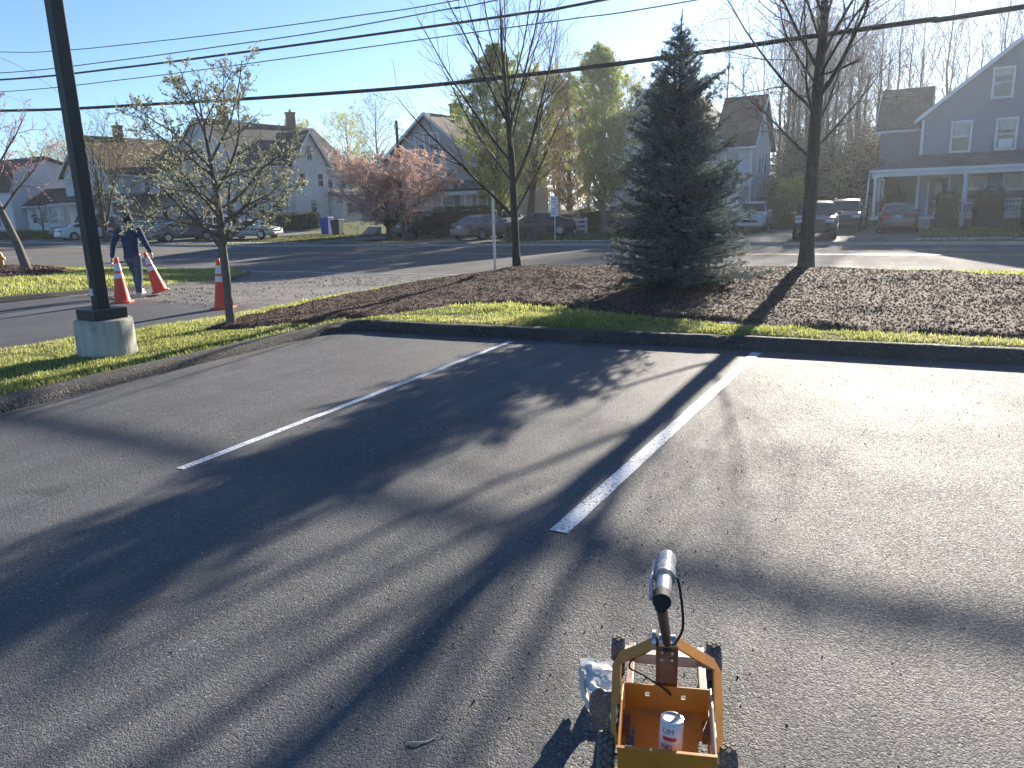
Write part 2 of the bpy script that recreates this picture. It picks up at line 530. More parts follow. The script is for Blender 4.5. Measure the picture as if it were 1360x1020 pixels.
def berm(x, y):
    d = y - (14.9 + .0 * x)
    e = np.exp(-(d / 3.1) ** 2) * sst(-11.5, -7.5, x)
    return .50 * e
def isl_h(x, y):
    sd = sdist(x, y, ISL)
    wv = sst(-.15, .4, sd)
    return T(x, y) + (.19 + berm(x, y) + .035 * (vn(x * 1.3, y * 1.3, 5) - .5) + .02 * (vn(x * 5, y * 5, 6) - .5)) * wv - .09
sheet('grass_island', ar(-11.2, 14, .14), ar(-4, 20.4, .14), isl_h, MT['lawn'], lambda x, y: sdist(x, y, ISL) > -.12)
def mul_h(x, y):
    sd = sdist(x, y, MUL) + .12 * (vn(x * 3, y * 3, 8) - .5)
    return isl_h(x, y) + .085 * sst(-.05, .30, sd) - .03 + (.05 * (vn(x * 1.6, y * 1.6, 9) - .5) + .012 * (vn(x * 6, y * 6, 12) - .5) + .004 * (vn(x * 17, y * 17, 10) - .5)) * sst(0, .3, sd)
sheet('mulch_bed', ar(-11.2, 9, .075), ar(7, 17.8, .075), mul_h, MT['mulch'], lambda x, y: sdist(x, y, MUL) > -.03)

# bituminous kerb: a swept profile with wear
path = [(-7.42, -4), (-7.40, 2.0), (-7.39, 4.0), (-7.5, 5.5), (-7.53, 7.4), (-7.5, 8.0), (-7.38, 8.32), (-7.1, 8.46), (-5.7, 8.5), (-2.7, 8.72), (.75, 8.84), (4, 9.0), (14, 9.45)]
P = []
for (ax, ay), (bx, by) in zip(path[:-1], path[1:]):
    L = math.hypot(bx - ax, by - ay); n = max(1, int(L / .09))
    for i in range(n):
        P.append((ax + (bx - ax) * i / n, ay + (by - ay) * i / n))
P = np.array(P + [path[-1]])
tn = np.gradient(P, axis=0); tn /= np.linalg.norm(tn, axis=1)[:, None]
nm = np.stack([-tn[:, 1], tn[:, 0]], 1)     # points into the island (left of travel)
prof = [(-.03, -.05), (-.015, .035), (.0, .095), (.022, .125), (.06, .14), (.12, .143), (.17, .132), (.22, .09), (.24, .0)]
V = []
for i, (p, nn) in enumerate(zip(P, nm)):
    left = 1.0 if p[1] < 7.9 else (max(0, 1 - (p[1] - 7.9) / .5) if p[0] < -7.0 else 0)
    for k, (a, b) in enumerate(prof):
        aa = a * (1 + .65 * left)
        bb = b * (1 - .34 * left)
        j = (vn(i * .35, k * .9, 21) - .5) * .02 + (vn(i * .05, k * .3, 22) - .5) * .03
        ch = -.03 if (k in (3, 4) and vn(i * .21, 3.3, 23) > .80) else 0
        V.append((p[0] + nn[0] * (aa + j), p[1] + nn[1] * (aa + j), bb + (j * .6 + ch if 0 < k < 8 else 0)))
m = len(prof)
F = [(i * m + k, i * m + k + 1, (i + 1) * m + k + 1, (i + 1) * m + k) for i in range(len(P) - 1) for k in range(m - 1)]
kb = np_mesh('kerb', V, F, MT['kerb'], smooth=True); tag(kb, kind='structure')

# stall lines: thin worn paint, slightly ragged edges
lot = bpy.data.objects['parking_lot']
def stall(x0, y0, x1, y1, wd):
    n = 140; V = []; F = []
    L = math.hypot(x1 - x0, y1 - y0); tx, ty = (x1 - x0) / L, (y1 - y0) / L
    for i in range(n + 1):
        t = i / n * L
        for s in (-1, 1):
            ww = wd / 2 + .006 * (vn(t * 9, s * 5 + x0, 31) - .5)
            V.append((x0 + tx * t - ty * s * ww, y0 + ty * t + tx * s * ww, .004))
    F = [(2 * i, 2 * i + 1, 2 * i + 3, 2 * i + 2) for i in range(n)]
    np_mesh('stall_line', V, F, MT['white_line'], lot)
stall(-1.67, 3.40, -1.75, 8.62, .105)
stall(-4.47, 3.24, -4.72, 8.36, .075)
stall(1.15, 3.45, 1.02, 8.75, .10) if False else None

# ------------------------------------------------------------------ driveway and its torn old apron
DRV = [(-11, -4), (-10.6, 1), (-10.4, 5.4), (-9.95, 9.0), (-10.4, 11.2), (-11.2, 15.8), (-11.35, 19.4), (-11.3, 20.6), (-22.6, 20.6), (-21.5, 19.3), (-19.2, 16.1), (-17.85, 12.5), (-17.7, 8.95), (-17.6, 6), (-19.5, 2), (-22, -4)]
sheet('driveway', ar(-22.2, -9.8, .3), ar(-4, 20.8, .3), lambda x, y: T(x, y) + .0, MT['drive'], lambda x, y: sdist(x, y, DRV) > -.25)
def apr_line(x):
    return 10.35 + .085 * (x + 10.3) * -1.0
def apr_h(x, y):
    e = sst(0, .25, y - (9.75 + .055 * (-x - 10)) + .25 * (vn(x * 1.4, y * 1.4, 41) - .5))
    return T(x, y) - .012 + .03 * e + .03 * (vn(x * 2.2, y * 2.2, 42) - .5) * e
sheet('driveway_apron', ar(-22.4, -10.0, .12), ar(9.4, 20.6, .12), apr_h, MT['apron'], lambda x, y: sdist(x, y, DRV) > -.15)

LIS = [(-17.6, 3.5), (-17.55, 8.95), (-17.75, 12.5), (-19.1, 16.1), (-21.4, 19.4), (-22.6, 20.25), (-70, 20.25), (-70, 3), (-22, 2)]
LMUL = [tuple(g(px, py, -.12)[:2]) for px, py in ((0, 386), (50, 380), (92, 371), (106, 362), (100, 354), (70, 348.5), (40, 346), (0, 344.5), (-60, 344), (-160, 350), (-160, 386), (-60, 390))]
def lis_h(x, y):
    sd = sdist(x, y, LIS)
    return T(x, y) + (.20 + .15 * sst(0, 4, sd) + .03 * (vn(x, y, 51) - .5)) * sst(-.15, .45, sd) - .1
sheet('grass_verge', ar(-70, -17.3, .35), ar(2.4, 20.5, .35), lis_h, MT['lawn'], lambda x, y: sdist(x, y, LIS) > -.2)
def lmul_h(x, y):
    sd = sdist(x, y, LMUL) + .3 * (vn(x * 2, y * 2, 53) - .5)
    return lis_h(x, y) + .14 * sst(-.1, .8, sd) - .05 + .05 * (vn(x * 5, y * 5, 54) - .5) * sst(0, .4, sd)
sheet('mulch_mound', ar(min(p[0] for p in LMUL), max(p[0] for p in LMUL), .22), ar(min(p[1] for p in LMUL), max(p[1] for p in LMUL), .22), lmul_h, MT['mulch'], lambda x, y: sdist(x, y, LMUL) > -.1)
# bituminous lip along the verge
lp = [(-17.5, 3.5), (-17.48, 8.9), (-17.68, 12.4), (-19.0, 15.9), (-21.2, 19.1), (-22.4, 20.2)]
mb = MB()
pts = []
for (ax, ay), (bx, by) in zip(lp[:-1], lp[1:]):
    n = max(1, int(math.hypot(bx - ax, by - ay) / .25))
    for i in range(n):
        x, y = ax + (bx - ax) * i / n, ay + (by - ay) * i / n
        pts.append((x + .05 * (vn(x * 2, y * 2, 61) - .5), y, Tz(x, y) + .015))
mb.tube(pts, [.075 + .035 * vn(i * .4, 0, 62) for i in range(len(pts))], 7)
tag(mb.build('verge_kerb', MT['kerb'], smooth=True), kind='structure')

# ------------------------------------------------------------------ scattered stuff
def blades(name, P, H, wd, mat, lean=.5, kind='stuff'):
    """P (n,3) roots, H heights; each blade two triangles bent over"""
    n = len(P)
    az = rng.uniform(0, 2 * np.pi, n); ln = rng.uniform(.1, 1, n) * lean
    wx, wy = np.cos(az + 1.57) * wd * .5, np.sin(az + 1.57) * wd * .5
    dx, dy = np.cos(az) * ln * H, np.sin(az) * ln * H
    z = np.zeros(n)
    b0 = P + np.stack([wx, wy, z], 1); b1 = P - np.stack([wx, wy, z], 1)
    m0 = P + np.stack([dx * .35 + wx * .8, dy * .35 + wy * .8, H * .6], 1); m1 = P + np.stack([dx * .35 - wx * .8, dy * .35 - wy * .8, H * .6], 1)
    t = P + np.stack([dx, dy, H], 1)
    V = np.stack([b0, b1, m1, m0, t], 1).reshape(-1, 3)
    o = np.arange(n)[:, None] * 5
    F = np.concatenate([o + [0, 1, 2], o + [0, 2, 3], o + [3, 2, 4]])
    tint = np.repeat(np.clip(rng.normal(.5, .22, n) + .5 * (vn(P[:, 0] * .9, P[:, 1] * .9, 71) - .5), 0, 1), 5)
    ob = np_mesh(name, V, F, mat, tint=tint)
    return tag(ob, kind=kind)

MT['grass'] = leafy("grass_blades", [(.15, .17, .04), (.29, .33, .085), (.40, .42, .15), (.52, .47, .30)], .66)
MT['far_grass'] = leafy('far_grass_blades', [(.06, .07, .03), (.11, .125, .045), (.16, .17, .07), (.24, .21, .12)], .5)
def grass_pts(poly, hole, n, x0, x1, y0, y1, hf, lo=.25, keep=None):
    x = rng.uniform(x0, x1, n); y = rng.uniform(y0, y1, n)
    ok = (sdist(x, y, poly) > .10) & (sdist(x, y, hole) + .25 * (vn(x * 4, y * 4, 72) - .5) < .02)
    pat = vn(x * 1.7, y * 1.7, 73) * .6 + vn(x * 6, y * 6, 74) * .4
    ok &= rng.uniform(0, 1, n) < np.clip((pat - lo) * 3.2 + .25, .08, 1)
    x, y, pat = x[ok], y[ok], pat[ok]
    return np.stack([x, y, hf(x, y) - .004], 1), pat
Pn, pat = grass_pts(ISL, MUL, 420000, -11, 7, 1.5, 11, isl_h)
blades('grass', Pn, (.016 + .036 * pat) * rng.uniform(.6, 1.5, len(Pn)), .009, MT['grass'], .9)
Pn, pat = grass_pts(ISL, MUL, 60000, -12, 9, 10, 20.2, isl_h)
blades('grass', Pn, (.04 + .06 * pat) * rng.uniform(.6, 1.3, len(Pn)), .02, MT['grass'], .8)
Pn, pat = grass_pts(LIS, LMUL, 150000, -46, -17.4, 6, 20.2, lis_h, .2)
blades('grass', Pn, (.05 + .06 * pat) * rng.uniform(.6, 1.3, len(Pn)), .026, MT['grass'], .8)
x = rng.uniform(-75, 12, 90000); y = rng.uniform(36.3, 50, 90000)
drv = [(-9.6, -1.0, 50), (-28.8, -22.4, 55), (-37.4, -33.2, 53), (-53.4, -47.3, 53), (-66.2, -55.3, 49)]
ok = ~((y > 37.5) & (y < 39.1))
for a, b, c in drv: ok &= ~((x > a) & (x < b) & (y < c))
ok &= rng.uniform(0, 1, len(x)) < vn(x * .7, y * .7, 77) + .25
x, y = x[ok], y[ok]
blades('grass', np.stack([x, y, T(x, y) + .07], 1), .05 + .09 * rng.uniform(0, 1, len(x)), .045, MT['far_grass'], .8)

def chips(name, P, size, mat, flat=.5):
    """little wedge shaped chips: 4 points, 4 faces"""
    n = len(P)
    az = rng.uniform(0, 2 * np.pi, n)
    L = size * rng.uniform(.5, 1.6, n); W = L * rng.uniform(.22, .5, n); Hh = L * rng.uniform(.12, .35, n) * flat * 2
    tl = rng.uniform(-.5, .7, n) * L
    c, s = np.cos(az), np.sin(az)
    def pt(a, b, z):
        return P + np.stack([c * a - s * b, s * a + c * b, z], 1)
    V = np.stack([pt(-L / 2, -W / 2, 0 * L), pt(L / 2, -W / 2 * .6, tl * .4), pt(L / 2 * .8, W / 2, tl * .5), pt(-L / 2 * .7, W / 2, .0 * L), pt(0 * L, 0 * L, Hh + np.abs(tl) * .4)], 1).reshape(-1, 3)
    o = np.arange(n)[:, None] * 5
    F = np.concatenate([o + [0, 1, 4], o + [1, 2, 4], o + [2, 3, 4], o + [3, 0, 4]])
    ob = np_mesh(name, V, F, mat, tint=np.repeat(rng.uniform(0, 1, n), 5))
    return tag(ob, kind='stuff')
def tinted(name, cols, rough=.85, spec=.25):
    q = NT(name)
    at = q.n("ShaderNodeAttribute", _attribute_name="tint")
    k = len(cols) - 1
    return q.done(q.ramp(at.outputs['Fac'], [(i / k, cc) for i, cc in enumerate(cols)]), rough, None, 0, spec)
MT['chip'] = tinted("mulch_chips", [(.028, .016, .011), (.070, .040, .027), (.112, .066, .045), (.150, .098, .068), (.25, .185, .135)], .9, .15)
def in_poly(poly, n, sdmin=0.0):
    a = np.array([p[:2] for p in poly])
    x = rng.uniform(a[:, 0].min(), a[:, 0].max(), n); y = rng.uniform(a[:, 1].min(), a[:, 1].max(), n)
    ok = sdist(x, y, poly) > sdmin
    return x[ok], y[ok]
x, y = in_poly(MUL, 260000, -.08)
chips('mulch', np.stack([x, y, mul_h(x, y) - .004], 1), .030, MT['chip'])
x, y = in_poly(LMUL, 16000, -.1)
chips('mulch', np.stack([x, y, lmul_h(x, y) - .005], 1), .10, MT['chip'])
MT['pebble'] = tinted("loose_pebbles", [(.03, .03, .032), (.07, .07, .07), (.16, .155, .145), (.42, .41, .38)], .75)
# loose aggregate on the lot
x = rng.uniform(-7.2, 5, 17000); y = rng.uniform(1.2, 8.6, 17000)
dens = vn(x * .8 + 3, y * .8, 81)
nearc = np.exp(-((x + 1.3) ** 2 + (y - 2.0) ** 2) / 1.0)
ok = rng.uniform(0, 1, len(x)) < np.clip((dens - .45) * 1.3, .05, 1) + .5 * nearc
x, y = x[ok], y[ok]
chips('loose_gravel', np.stack([x, y, x * 0 + .0005], 1), .0075, MT['pebble'], 1.2)
x = rng.uniform(-21, -10.6, 9000); y = rng.uniform(9.7, 20, 9000)
ok = (sdist(x, y, DRV) > .1) & (rng.uniform(0, 1, len(x)) < (vn(x * .9, y * .9, 83) - .3) * 1.6)
x, y = x[ok], y[ok]
chips('rubble', np.stack([x, y, apr_h(x, y)], 1), .035, MT['pebble'], .9)
# broken asphalt lumps and twigs lying on the kerb top and lot
tw = MB()
def curl(px, py, L, a0, bend, r, z=.004):
    p = g(px, py, z); pts = []
    a = a0
    for i in range(8):
        pts.append((p.x, p.y, p.z + .003 * math.sin(i)))
        p = p + Vector((math.cos(a), math.sin(a), 0)) * (L / 8); a += bend / 8
    return pts
t1 = MB(); t1.tube(curl(543, 986, .115, .25, 1.5, .003), .0028, 5)
tag(t1.build('dry_twig', simple("pale_twig", (.5, .45, .33), .8), smooth=True), 'curled pale dry twig lying on the shaded asphalt', 'twig')
t3 = MB(); lp_ = g(640, 589, .004)
t3.add([(lp_.x, lp_.y, .004), (lp_.x + .03, lp_.y + .012, .012), (lp_.x + .045, lp_.y + .035, .006), (lp_.x + .012, lp_.y + .03, .013)], [(0, 1, 2), (0, 2, 3)])
tag(t3.build('fallen_leaf', simple("yellow_leaf", (.35, .36, .06), .7)), 'small yellow-green leaf lying on the asphalt between the two lines', 'leaf')
# flat stone / drain marker in the grass by the kerb
pm = g(968, 424, .16)
mb = MB(); mb.lathe([(.12, -.05), (.125, .0), (.12, .028), (.04, .034)], 20, (pm.x, pm.y, float(isl_h(np.array(pm.x), np.array(pm.y))) - .012))
tag(mb.build('ground_box_lid', MT['concrete'], smooth=True), 'small round grey lid set in the grass strip beside the kerb', 'lid')
# ------------------------------------------------------------------ houses
WALL = {
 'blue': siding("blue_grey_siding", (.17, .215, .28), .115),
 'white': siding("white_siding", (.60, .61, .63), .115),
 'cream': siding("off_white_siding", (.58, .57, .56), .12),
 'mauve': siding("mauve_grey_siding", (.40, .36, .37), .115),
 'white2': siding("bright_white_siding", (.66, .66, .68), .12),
}
ROOF = {
 'brown': shingle("brown_shingles", (.095, .062, .042), (.14, .095, .065)),
 'dark': shingle("dark_shingles", (.040, .040, .043), (.07, .068, .07)),
 'tan': shingle("tan_shingles", (.14, .115, .09), (.19, .155, .12)),
 'grey': shingle("grey_shingles", (.085, .085, .09), (.13, .13, .135)),
}
MT['curtain'] = simple("pale_blind", (.42, .41, .38), .8, .2, 3)
MT['door'] = simple("dark_door_paint", (.06, .045, .04), .5, .2, 3)
MT['found'] = simple("foundation_block", (.30, .29, .27), .9, .2, 2, .3, 20)
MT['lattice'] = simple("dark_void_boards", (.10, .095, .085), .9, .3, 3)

def face_xf(face, p):
    """local window plane: u right, v up, w outward"""
    if face == '-y':
        return lambda u, v, w_: (p[0] + u, p[1] - w_, p[2] + v)
    if face == '+x':
        return lambda u, v, w_: (p[0] + w_, p[1] + u, p[2] + v)
    if face == '-x':
        return lambda u, v, w_: (p[0] - w_, p[1] - u, p[2] + v)

def fbox(mb, f, u0, u1, v0, v1, w0, w1):
    vs = [f(u, v, w_) for u in (u0, u1) for v in (v0, v1) for w_ in (w0, w1)]
    mb.add(vs, [(0, 1, 3, 2), (4, 6, 7, 5), (0, 4, 5, 1), (2, 3, 7, 6), (0, 2, 6, 4), (1, 5, 7, 3)])

def window(house, face, p, wd, ht, blind=0.0, trim='trim', ac=False, name='window'):
    f = face_xf(face, p)
    t = .11
    mb = MB()
    fbox(mb, f, -wd / 2 - t, -wd / 2, -t, ht + t, -.02, .06); fbox(mb, f, wd / 2, wd / 2 + t, -t, ht + t, -.02, .06)
    fbox(mb, f, -wd / 2, wd / 2, ht, ht + t, -.02, .055); fbox(mb, f, -wd / 2 - .04, wd / 2 + .04, -t * .9, 0, -.02, .09)
    fbox(mb, f, -wd / 2, wd / 2, ht * .5 - .03, ht * .5 + .03, -.02, .035)
    win = mb.build(name, MT[trim], house)
    for k in (0, 1):
        m = MB(); v0, v1 = (0, ht * .5 - .03) if k == 0 else (ht * .5 + .03, ht)
        fbox(m, f, -wd / 2, wd / 2, v0, v1, -.01, .008 + .012 * k)
        m.build('pane', MT['glass'], win)
    if blind > 0:
        m = MB(); fbox(m, f, -wd / 2 + .03, wd / 2 - .03, ht * (1 - blind), ht - .01, .021, .024)
        m.build('blind', MT['curtain'], win)
    if ac:
        m = MB(); fbox(m, f, -wd * .38, wd * .38, .02, ht * .32, .0, .30)
        for i in range(5):
            fbox(m, f, -wd * .33, wd * .33, ht * (.05 + .05 * i), ht * (.07 + .05 * i), .30, .315)
        m.build('air_conditioner', MT['trim'], win, bevel=.01)
    return win

def door(house, face, p, wd, ht, mat='door', light=True):
    f = face_xf(face, p)
    mb = MB(); fbox(mb, f, -wd / 2, wd / 2, 0, ht, -.02, .04)
    d = mb.build('door', MT[mat], house)
    m = MB(); t = .11
    fbox(m, f, -wd / 2 - t, -wd / 2, 0, ht + t, -.02, .07); fbox(m, f, wd / 2, wd / 2 + t, 0, ht + t, -.02, .07); fbox(m, f, -wd / 2, wd / 2, ht, ht + t, -.02, .065)
    m.build('door_frame', MT['trim'], d)
    if light:
        m = MB(); pts = [(.20 * math.cos(a) * wd, ht * .66 + .42 * math.sin(a)) for a in np.linspace(0, 2 * math.pi, 16, endpoint=False)]
        vs = [f(u, v, .052) for u, v in pts] + [f(u, v, .03) for u, v in pts]
        m.add(vs, [tuple(range(16))] + [(i, (i + 1) % 16, 16 + (i + 1) % 16, 16 + i) for i in range(16)])
        m.build('door_glass', MT['curtain'], d)
    m = MB(); fbox(m, f, wd * .33, wd * .40, ht * .45, ht * .5, .04, .09); m.build('handle', MT['chrome'], d)
    return d

def gable_block(house, x0, x1, y0, y1, zb, eave, peak, axis, wmat, rmat, over=.35, thick=.18, name='wall', rake='trim'):
    """solid walls with gable ends plus two thick roof slabs and bargeboards; ridge along axis"""
    mb = MB()
    if axis == 'y':
        xm = (x0 + x1) / 2
        mb.prism([(x0, zb), (x1, zb), (x1, eave), (xm, peak), (x0, eave)], 'y', y0, y1)
        half = (x1 - x0) / 2
    else:
        ym = (y0 + y1) / 2
        mb.prism([(y0, zb), (y1, zb), (y1, eave), (ym, peak), (y0, eave)], 'x', x0, x1)
        half = (y1 - y0) / 2
    mb.build(name, wmat, house)
    sl = (peak - eave) / half
    L = math.hypot(1, sl)
    for s in (-1, 1):
        r = MB()
        off = .012
        dz = thick * L
        ext = half + over
        a0 = [(0.0 * s, peak + off), (s * ext, peak + off - sl * ext), (s * ext, peak + off - sl * ext + dz), (0.0, peak + off + dz)]
        if axis == 'y':
            r.prism([((x0 + x1) / 2 + a, b) for a, b in a0], 'y', y0 - over, y1 + over)
        else:
            r.prism([((y0 + y1) / 2 + a, b) for a, b in a0], 'x', x0 - over, x1 + over)
        r.build('roof', rmat, house)
        # bargeboard on both gable ends, eave board along the edge
        b = MB()
        c0 = [(0, peak - .02), (s * ext, peak - .02 - sl * ext), (s * ext, peak + .05 - sl * ext + dz * .8), (0, peak + .05 + dz * .8)]
        c0 = [(a + (0.004 * s), bb) for a, bb in c0]
        if axis == 'y':
            for q in ((y0 - over - .035, y0 - over - .003), (y1 + over + .003, y1 + over + .035)):
                b = MB(); b.prism([((x0 + x1) / 2 + a, bb) for a, bb in c0], 'y', *q); b.build('bargeboard', MT[rake], house)
        else:
            for q in ((x0 - over - .035, x0 - over - .003), (x1 + over + .003, x1 + over + .035)):
                b = MB(); b.prism([((y0 + y1) / 2 + a, bb) for a, bb in c0], 'x', *q); b.build('bargeboard', MT[rake], house)
        e = MB(); ze = peak + off - sl * ext
        if axis == 'y':
            xe = (x0 + x1) / 2 + s * (ext + .06)
            e.b2(xe - .055, xe + .055, y0 - over, y1 + over, ze - .02, ze + .13)
        else:
            ye = (y0 + y1) / 2 + s * (ext + .06)
            e.b2(x0 - over, x1 + over, ye - .055, ye + .055, ze - .02, ze + .13)
        e.build('gutter', MT[rake], house)

def corner_boards(house, pts, z0, z1):
    for x, y in pts:
        m = MB(); m.b2(x - .07, x + .07, y - .07, y + .07, z0, z1); m.build('corner_board', MT['trim'], house)

def slab(house, pts_low, pts_high, thick, mat, name='porch_roof', parent=None):
    """sloped roof slab from two low and two high corners"""
    a, b = [Vector(p) for p in pts_low]; d, c = [Vector(p) for p in pts_high]
    up = Vector((0, 0, thick))
    m = MB(); m.add([a, b, c, d, a + up, b + up, c + up, d + up], [(0, 1, 2, 3), (4, 5, 6, 7), (0, 1, 5, 4), (1, 2, 6, 5), (2, 3, 7, 6), (3, 0, 4, 7)])
    return m.build(name, mat, house)

def chimney(house, x, y, z0, z1, s=.6):
    m = MB(); m.b2(x - s / 2, x + s / 2, y - s / 2, y + s / 2, z0, z1 - .18)
    m.b2(x - s / 2 - .06, x + s / 2 + .06, y - s / 2 - .06, y + s / 2 + .06, z1 - .179, z1)
    ch = m.build('chimney', MT['brick'], house)
    k = MB(); k.lathe([(.12, 0), (.12, .28), (.10, .3)], 12, (x, y, z1 + .001)); k.build('flue', MT['brick'], ch)

def railing(house, x0, x1, y, z, ht=.85, axis='x', step=.16):
    m = MB()
    L = x1 - x0
    def bx(a0, a1, w_, z0, z1):
        if axis == 'x': m.b2(a0, a1, y - w_, y + w_, z0, z1)
        else: m.b2(y - w_, y + w_, a0, a1, z0, z1)
    bx(x0, x1, .035, z + ht - .07, z + ht); bx(x0, x1, .03, z + .08, z + .14)
    r = m.build('railing', MT['trim'], house)
    bal = None
    n = int(L / step)
    for i in range(n):
        c = x0 + (i + .5) * L / n
        if bal is None:
            k = MB(); k.b2(-.022, .022, -.022, .022, z + .141, z + ht - .071); bal = k.build('baluster', MT['trim'], r); o = bal
        else:
            o = bal.copy(); COL.objects.link(o)
        o.location = (c, y, 0) if axis == 'x' else (y, c, 0)

def post(house, x, y, z0, z1, s=.14):
    m = MB(); m.b2(x - s / 2, x + s / 2, y - s / 2, y + s / 2, z0, z1)
    m.b2(x - s * .75, x + s * .75, y - s * .75, y + s * .75, z1 - .12, z1 - .001); m.b2(x - s * .75, x + s * .75, y - s * .75, y + s * .75, z0, z0 + .15)
    m.build('porch_post', MT['trim'], house)

# --- H5: the blue house on the right ---------------------------------------------------------
zg = Tz(0, 50) + .05
h5 = empty('blue_house', (0, 0, zg), 0, 'blue-grey clapboard house with white railed front porch behind the right row of cars', 'house', 'houses across the road')
gable_block(h5, -1.85, 8.2, 53.0, 62.0, -.1, 6.2, 10.3, 'y', WALL['blue'], ROOF['dark'])
gable_block(h5, -1.83, 8.0, 57.3, 64.5, 0, 6.0, 8.45, 'x', WALL['blue'], ROOF['dark'], name='side_wall') if False else None
gable_block(h5, -4.4, -1.87, 57.5, 63.5, 0, 6.0, 8.5, 'x', WALL['blue'], ROOF['dark'], over=.3, name='side_wall')
corner_boards(h5, [(-1.83, 53.0), (8.18, 53.0)], 0, 6.1)
for u in (0.15, 2.35, 6.1):
    window(h5, '-y', (u, 53.0, 4.25), .85, 1.55, blind=.5 if u < 2 else .35, ac=(abs(u - 2.35) < .1))
for u in (1.95, 4.35):
    window(h5, '-y', (u, 53.0, 7.05), .85, 1.45, blind=.25)
m = MB(); m.b2(-1.9, 8.25, 52.93, 53.0, 3.98, 4.1); m.build('trim_board', MT['trim'], h5)
# porch, wrapped round the left side
slab(h5, [(-4.2, 50.2, 3.2), (9.0, 50.2, 3.2)], [(-1.9, 52.99, 4.0), (9.0, 52.99, 4.0)], .14, ROOF['grey'])
slab(h5, [(-4.2, 56.5, 3.2), (-4.2, 50.2, 3.2)], [(-1.86, 56.5, 4.0), (-1.86, 53.0, 4.0)], .14, ROOF['grey'])
m = MB(); m.b2(-4.15, 9, 50.25, 50.42, 2.92, 3.195); m.b2(-4.15, -3.98, 50.43, 56.4, 2.92, 3.195); m.build('porch_beam', MT['trim'], h5)
m = MB(); m.b2(-4.25, 9.05, 50.08, 50.19, 3.17, 3.32); m.b2(-4.3, -4.21, 50.19, 56.5, 3.17, 3.32); m.build('gutter', MT['trim'], h5)
m = MB(); m.b2(-4.1, 9, 50.25, 52.98, .5, .68); m.b2(-4.1, -1.87, 52.981, 56.4, .5, .68); m.build('porch_floor', MT['trim'], h5)
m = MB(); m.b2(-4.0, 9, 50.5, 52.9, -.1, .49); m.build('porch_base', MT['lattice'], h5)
for x in (-3.95, .55, 4.35, 8.6): post(h5, x, 50.36, .69, 2.91)
for y in (53.2, 56.2): post(h5, -3.95, y, .69, 2.91)
for x in (.55, 2.4, 4.35): 
    m = MB(); m.b2(x - .12, x + .12, 50.3, 50.5, -.1, .49); m.build('pier', MT['trim'], h5)
railing(h5, -.9, .46, 50.36, .69); railing(h5, .64, 4.26, 50.36, .69); railing(h5, 4.44, 8.5, 50.36, .69)
m = MB(); m.b2(-4.02, -3.9, 50.5, 53.1, .69, 1.55); m.b2(-4.02, -3.9, 53.3, 56.1, .69, 1.55); m.build('porch_side_panel', WALL['blue'], h5)
m = MB(); m.tube([(-4.28, 50.3, 3.15), (-4.3, 50.28, 2.7), (-4.38, 50.26, .5), (-4.4, 50.1, -.1)], .045, 8); m.build('downpipe', MT['trim'], h5)
door(h5, '-y', (-.75, 53.0, .69), .95, 2.1)
window(h5, '-y', (1.15, 53.0, 1.35), .8, 1.45, blind=.4); window(h5, '-y', (3.1, 53.0, 1.25), 1.1, 1.5, blind=.55); window(h5, '-y', (5.6, 53.0, 1.25), 1.0, 1.5, blind=.2)
chimney(h5, 3.4, 55.0, 9.7, 11.2, .65)
for i in range(3):
    m = MB(); m.b2(-2.0 , -.95, 49.9 - .3 * i, 50.24 - .3 * i - .002, -.1, .5 - .16 * i); m.build('step', MT['found'], h5)

# --- H4: white house behind the spruce -------------------------------------------------------
zg = Tz(-15, 58) + .05
h4 = empty('white_dark_roof_house', (0, 0, zg), 0, 'white house with steep dark roof and low porch, half hidden behind the spruce', 'house', 'houses across the road')
gable_block(h4, -15.0, -12.6, 57.6, 64.2, -.1, 5.7, 9.0, 'x', WALL['white'], ROOF['dark'])
gable_block(h4, -22.6, -15.02, 56.0, 66.0, -.1, 6.3, 10.3, 'y', WALL['white'], ROOF['dark'], name='front_wing_wall')
corner_boards(h4, [(-12.62, 57.6), (-22.58, 56), (-15.05, 55.98)], 0, 5.6)
for x in (-13.9,): window(h4, '-y', (x, 57.6, 3.75), .8, 1.45, .4)
window(h4, '+x', (-12.6, 60.2, 3.7), .75, 1.5, .3); window(h4, '+x', (-12.6, 60.8, 6.3), .6, 1.1, .0); window(h4, '+x', (-12.6, 62.3, 3.7), .75, 1.5, .3)
for x in (-21.2, -18.8, -16.6): window(h4, '-y', (x, 56.0, 3.9), .85, 1.5, .3); window(h4, '-y', (x, 56.0, 1.0), .85, 1.5, .5)
window(h4, '-y', (-18.8, 56, 7.1), .85, 1.4, .3)
slab(h4, [(-18.9, 53.6, 3.05), (-12.2, 53.6, 3.05)], [(-18.9, 55.99, 3.65), (-12.9, 55.99, 3.65)], .14, ROOF['grey'])
m = MB(); m.b2(-18.9, -12.25, 53.62, 53.75, 2.82, 3.045); m.build('porch_beam', MT['trim'], h4)
m = MB(); m.b2(-18.7, -12.5, 53.8, 55.98, -.1, .45); m.build('porch_floor', MT['found'], h4)
for x in (-18.6, -16.4, -14.6, -12.6): post(h4, x, 53.9, .46, 2.81)
m = MB(); m.b2(-14.3, -12.7, 53.98, 57.55, .46, 2.8); m.build('porch_room_wall', WALL['cream'], h4)
door(h4, '-y', (-15.9, 56.0, .46), .95, 2.1, light=False)
m = MB(); m.b2(-13.85, -13.25, 53.92, 53.975, 1.15, 1.45); m.build('mailbox', MT['black'], h4)
chimney(h4, -18.0, 61.2, 9.2, 10.9, .6)

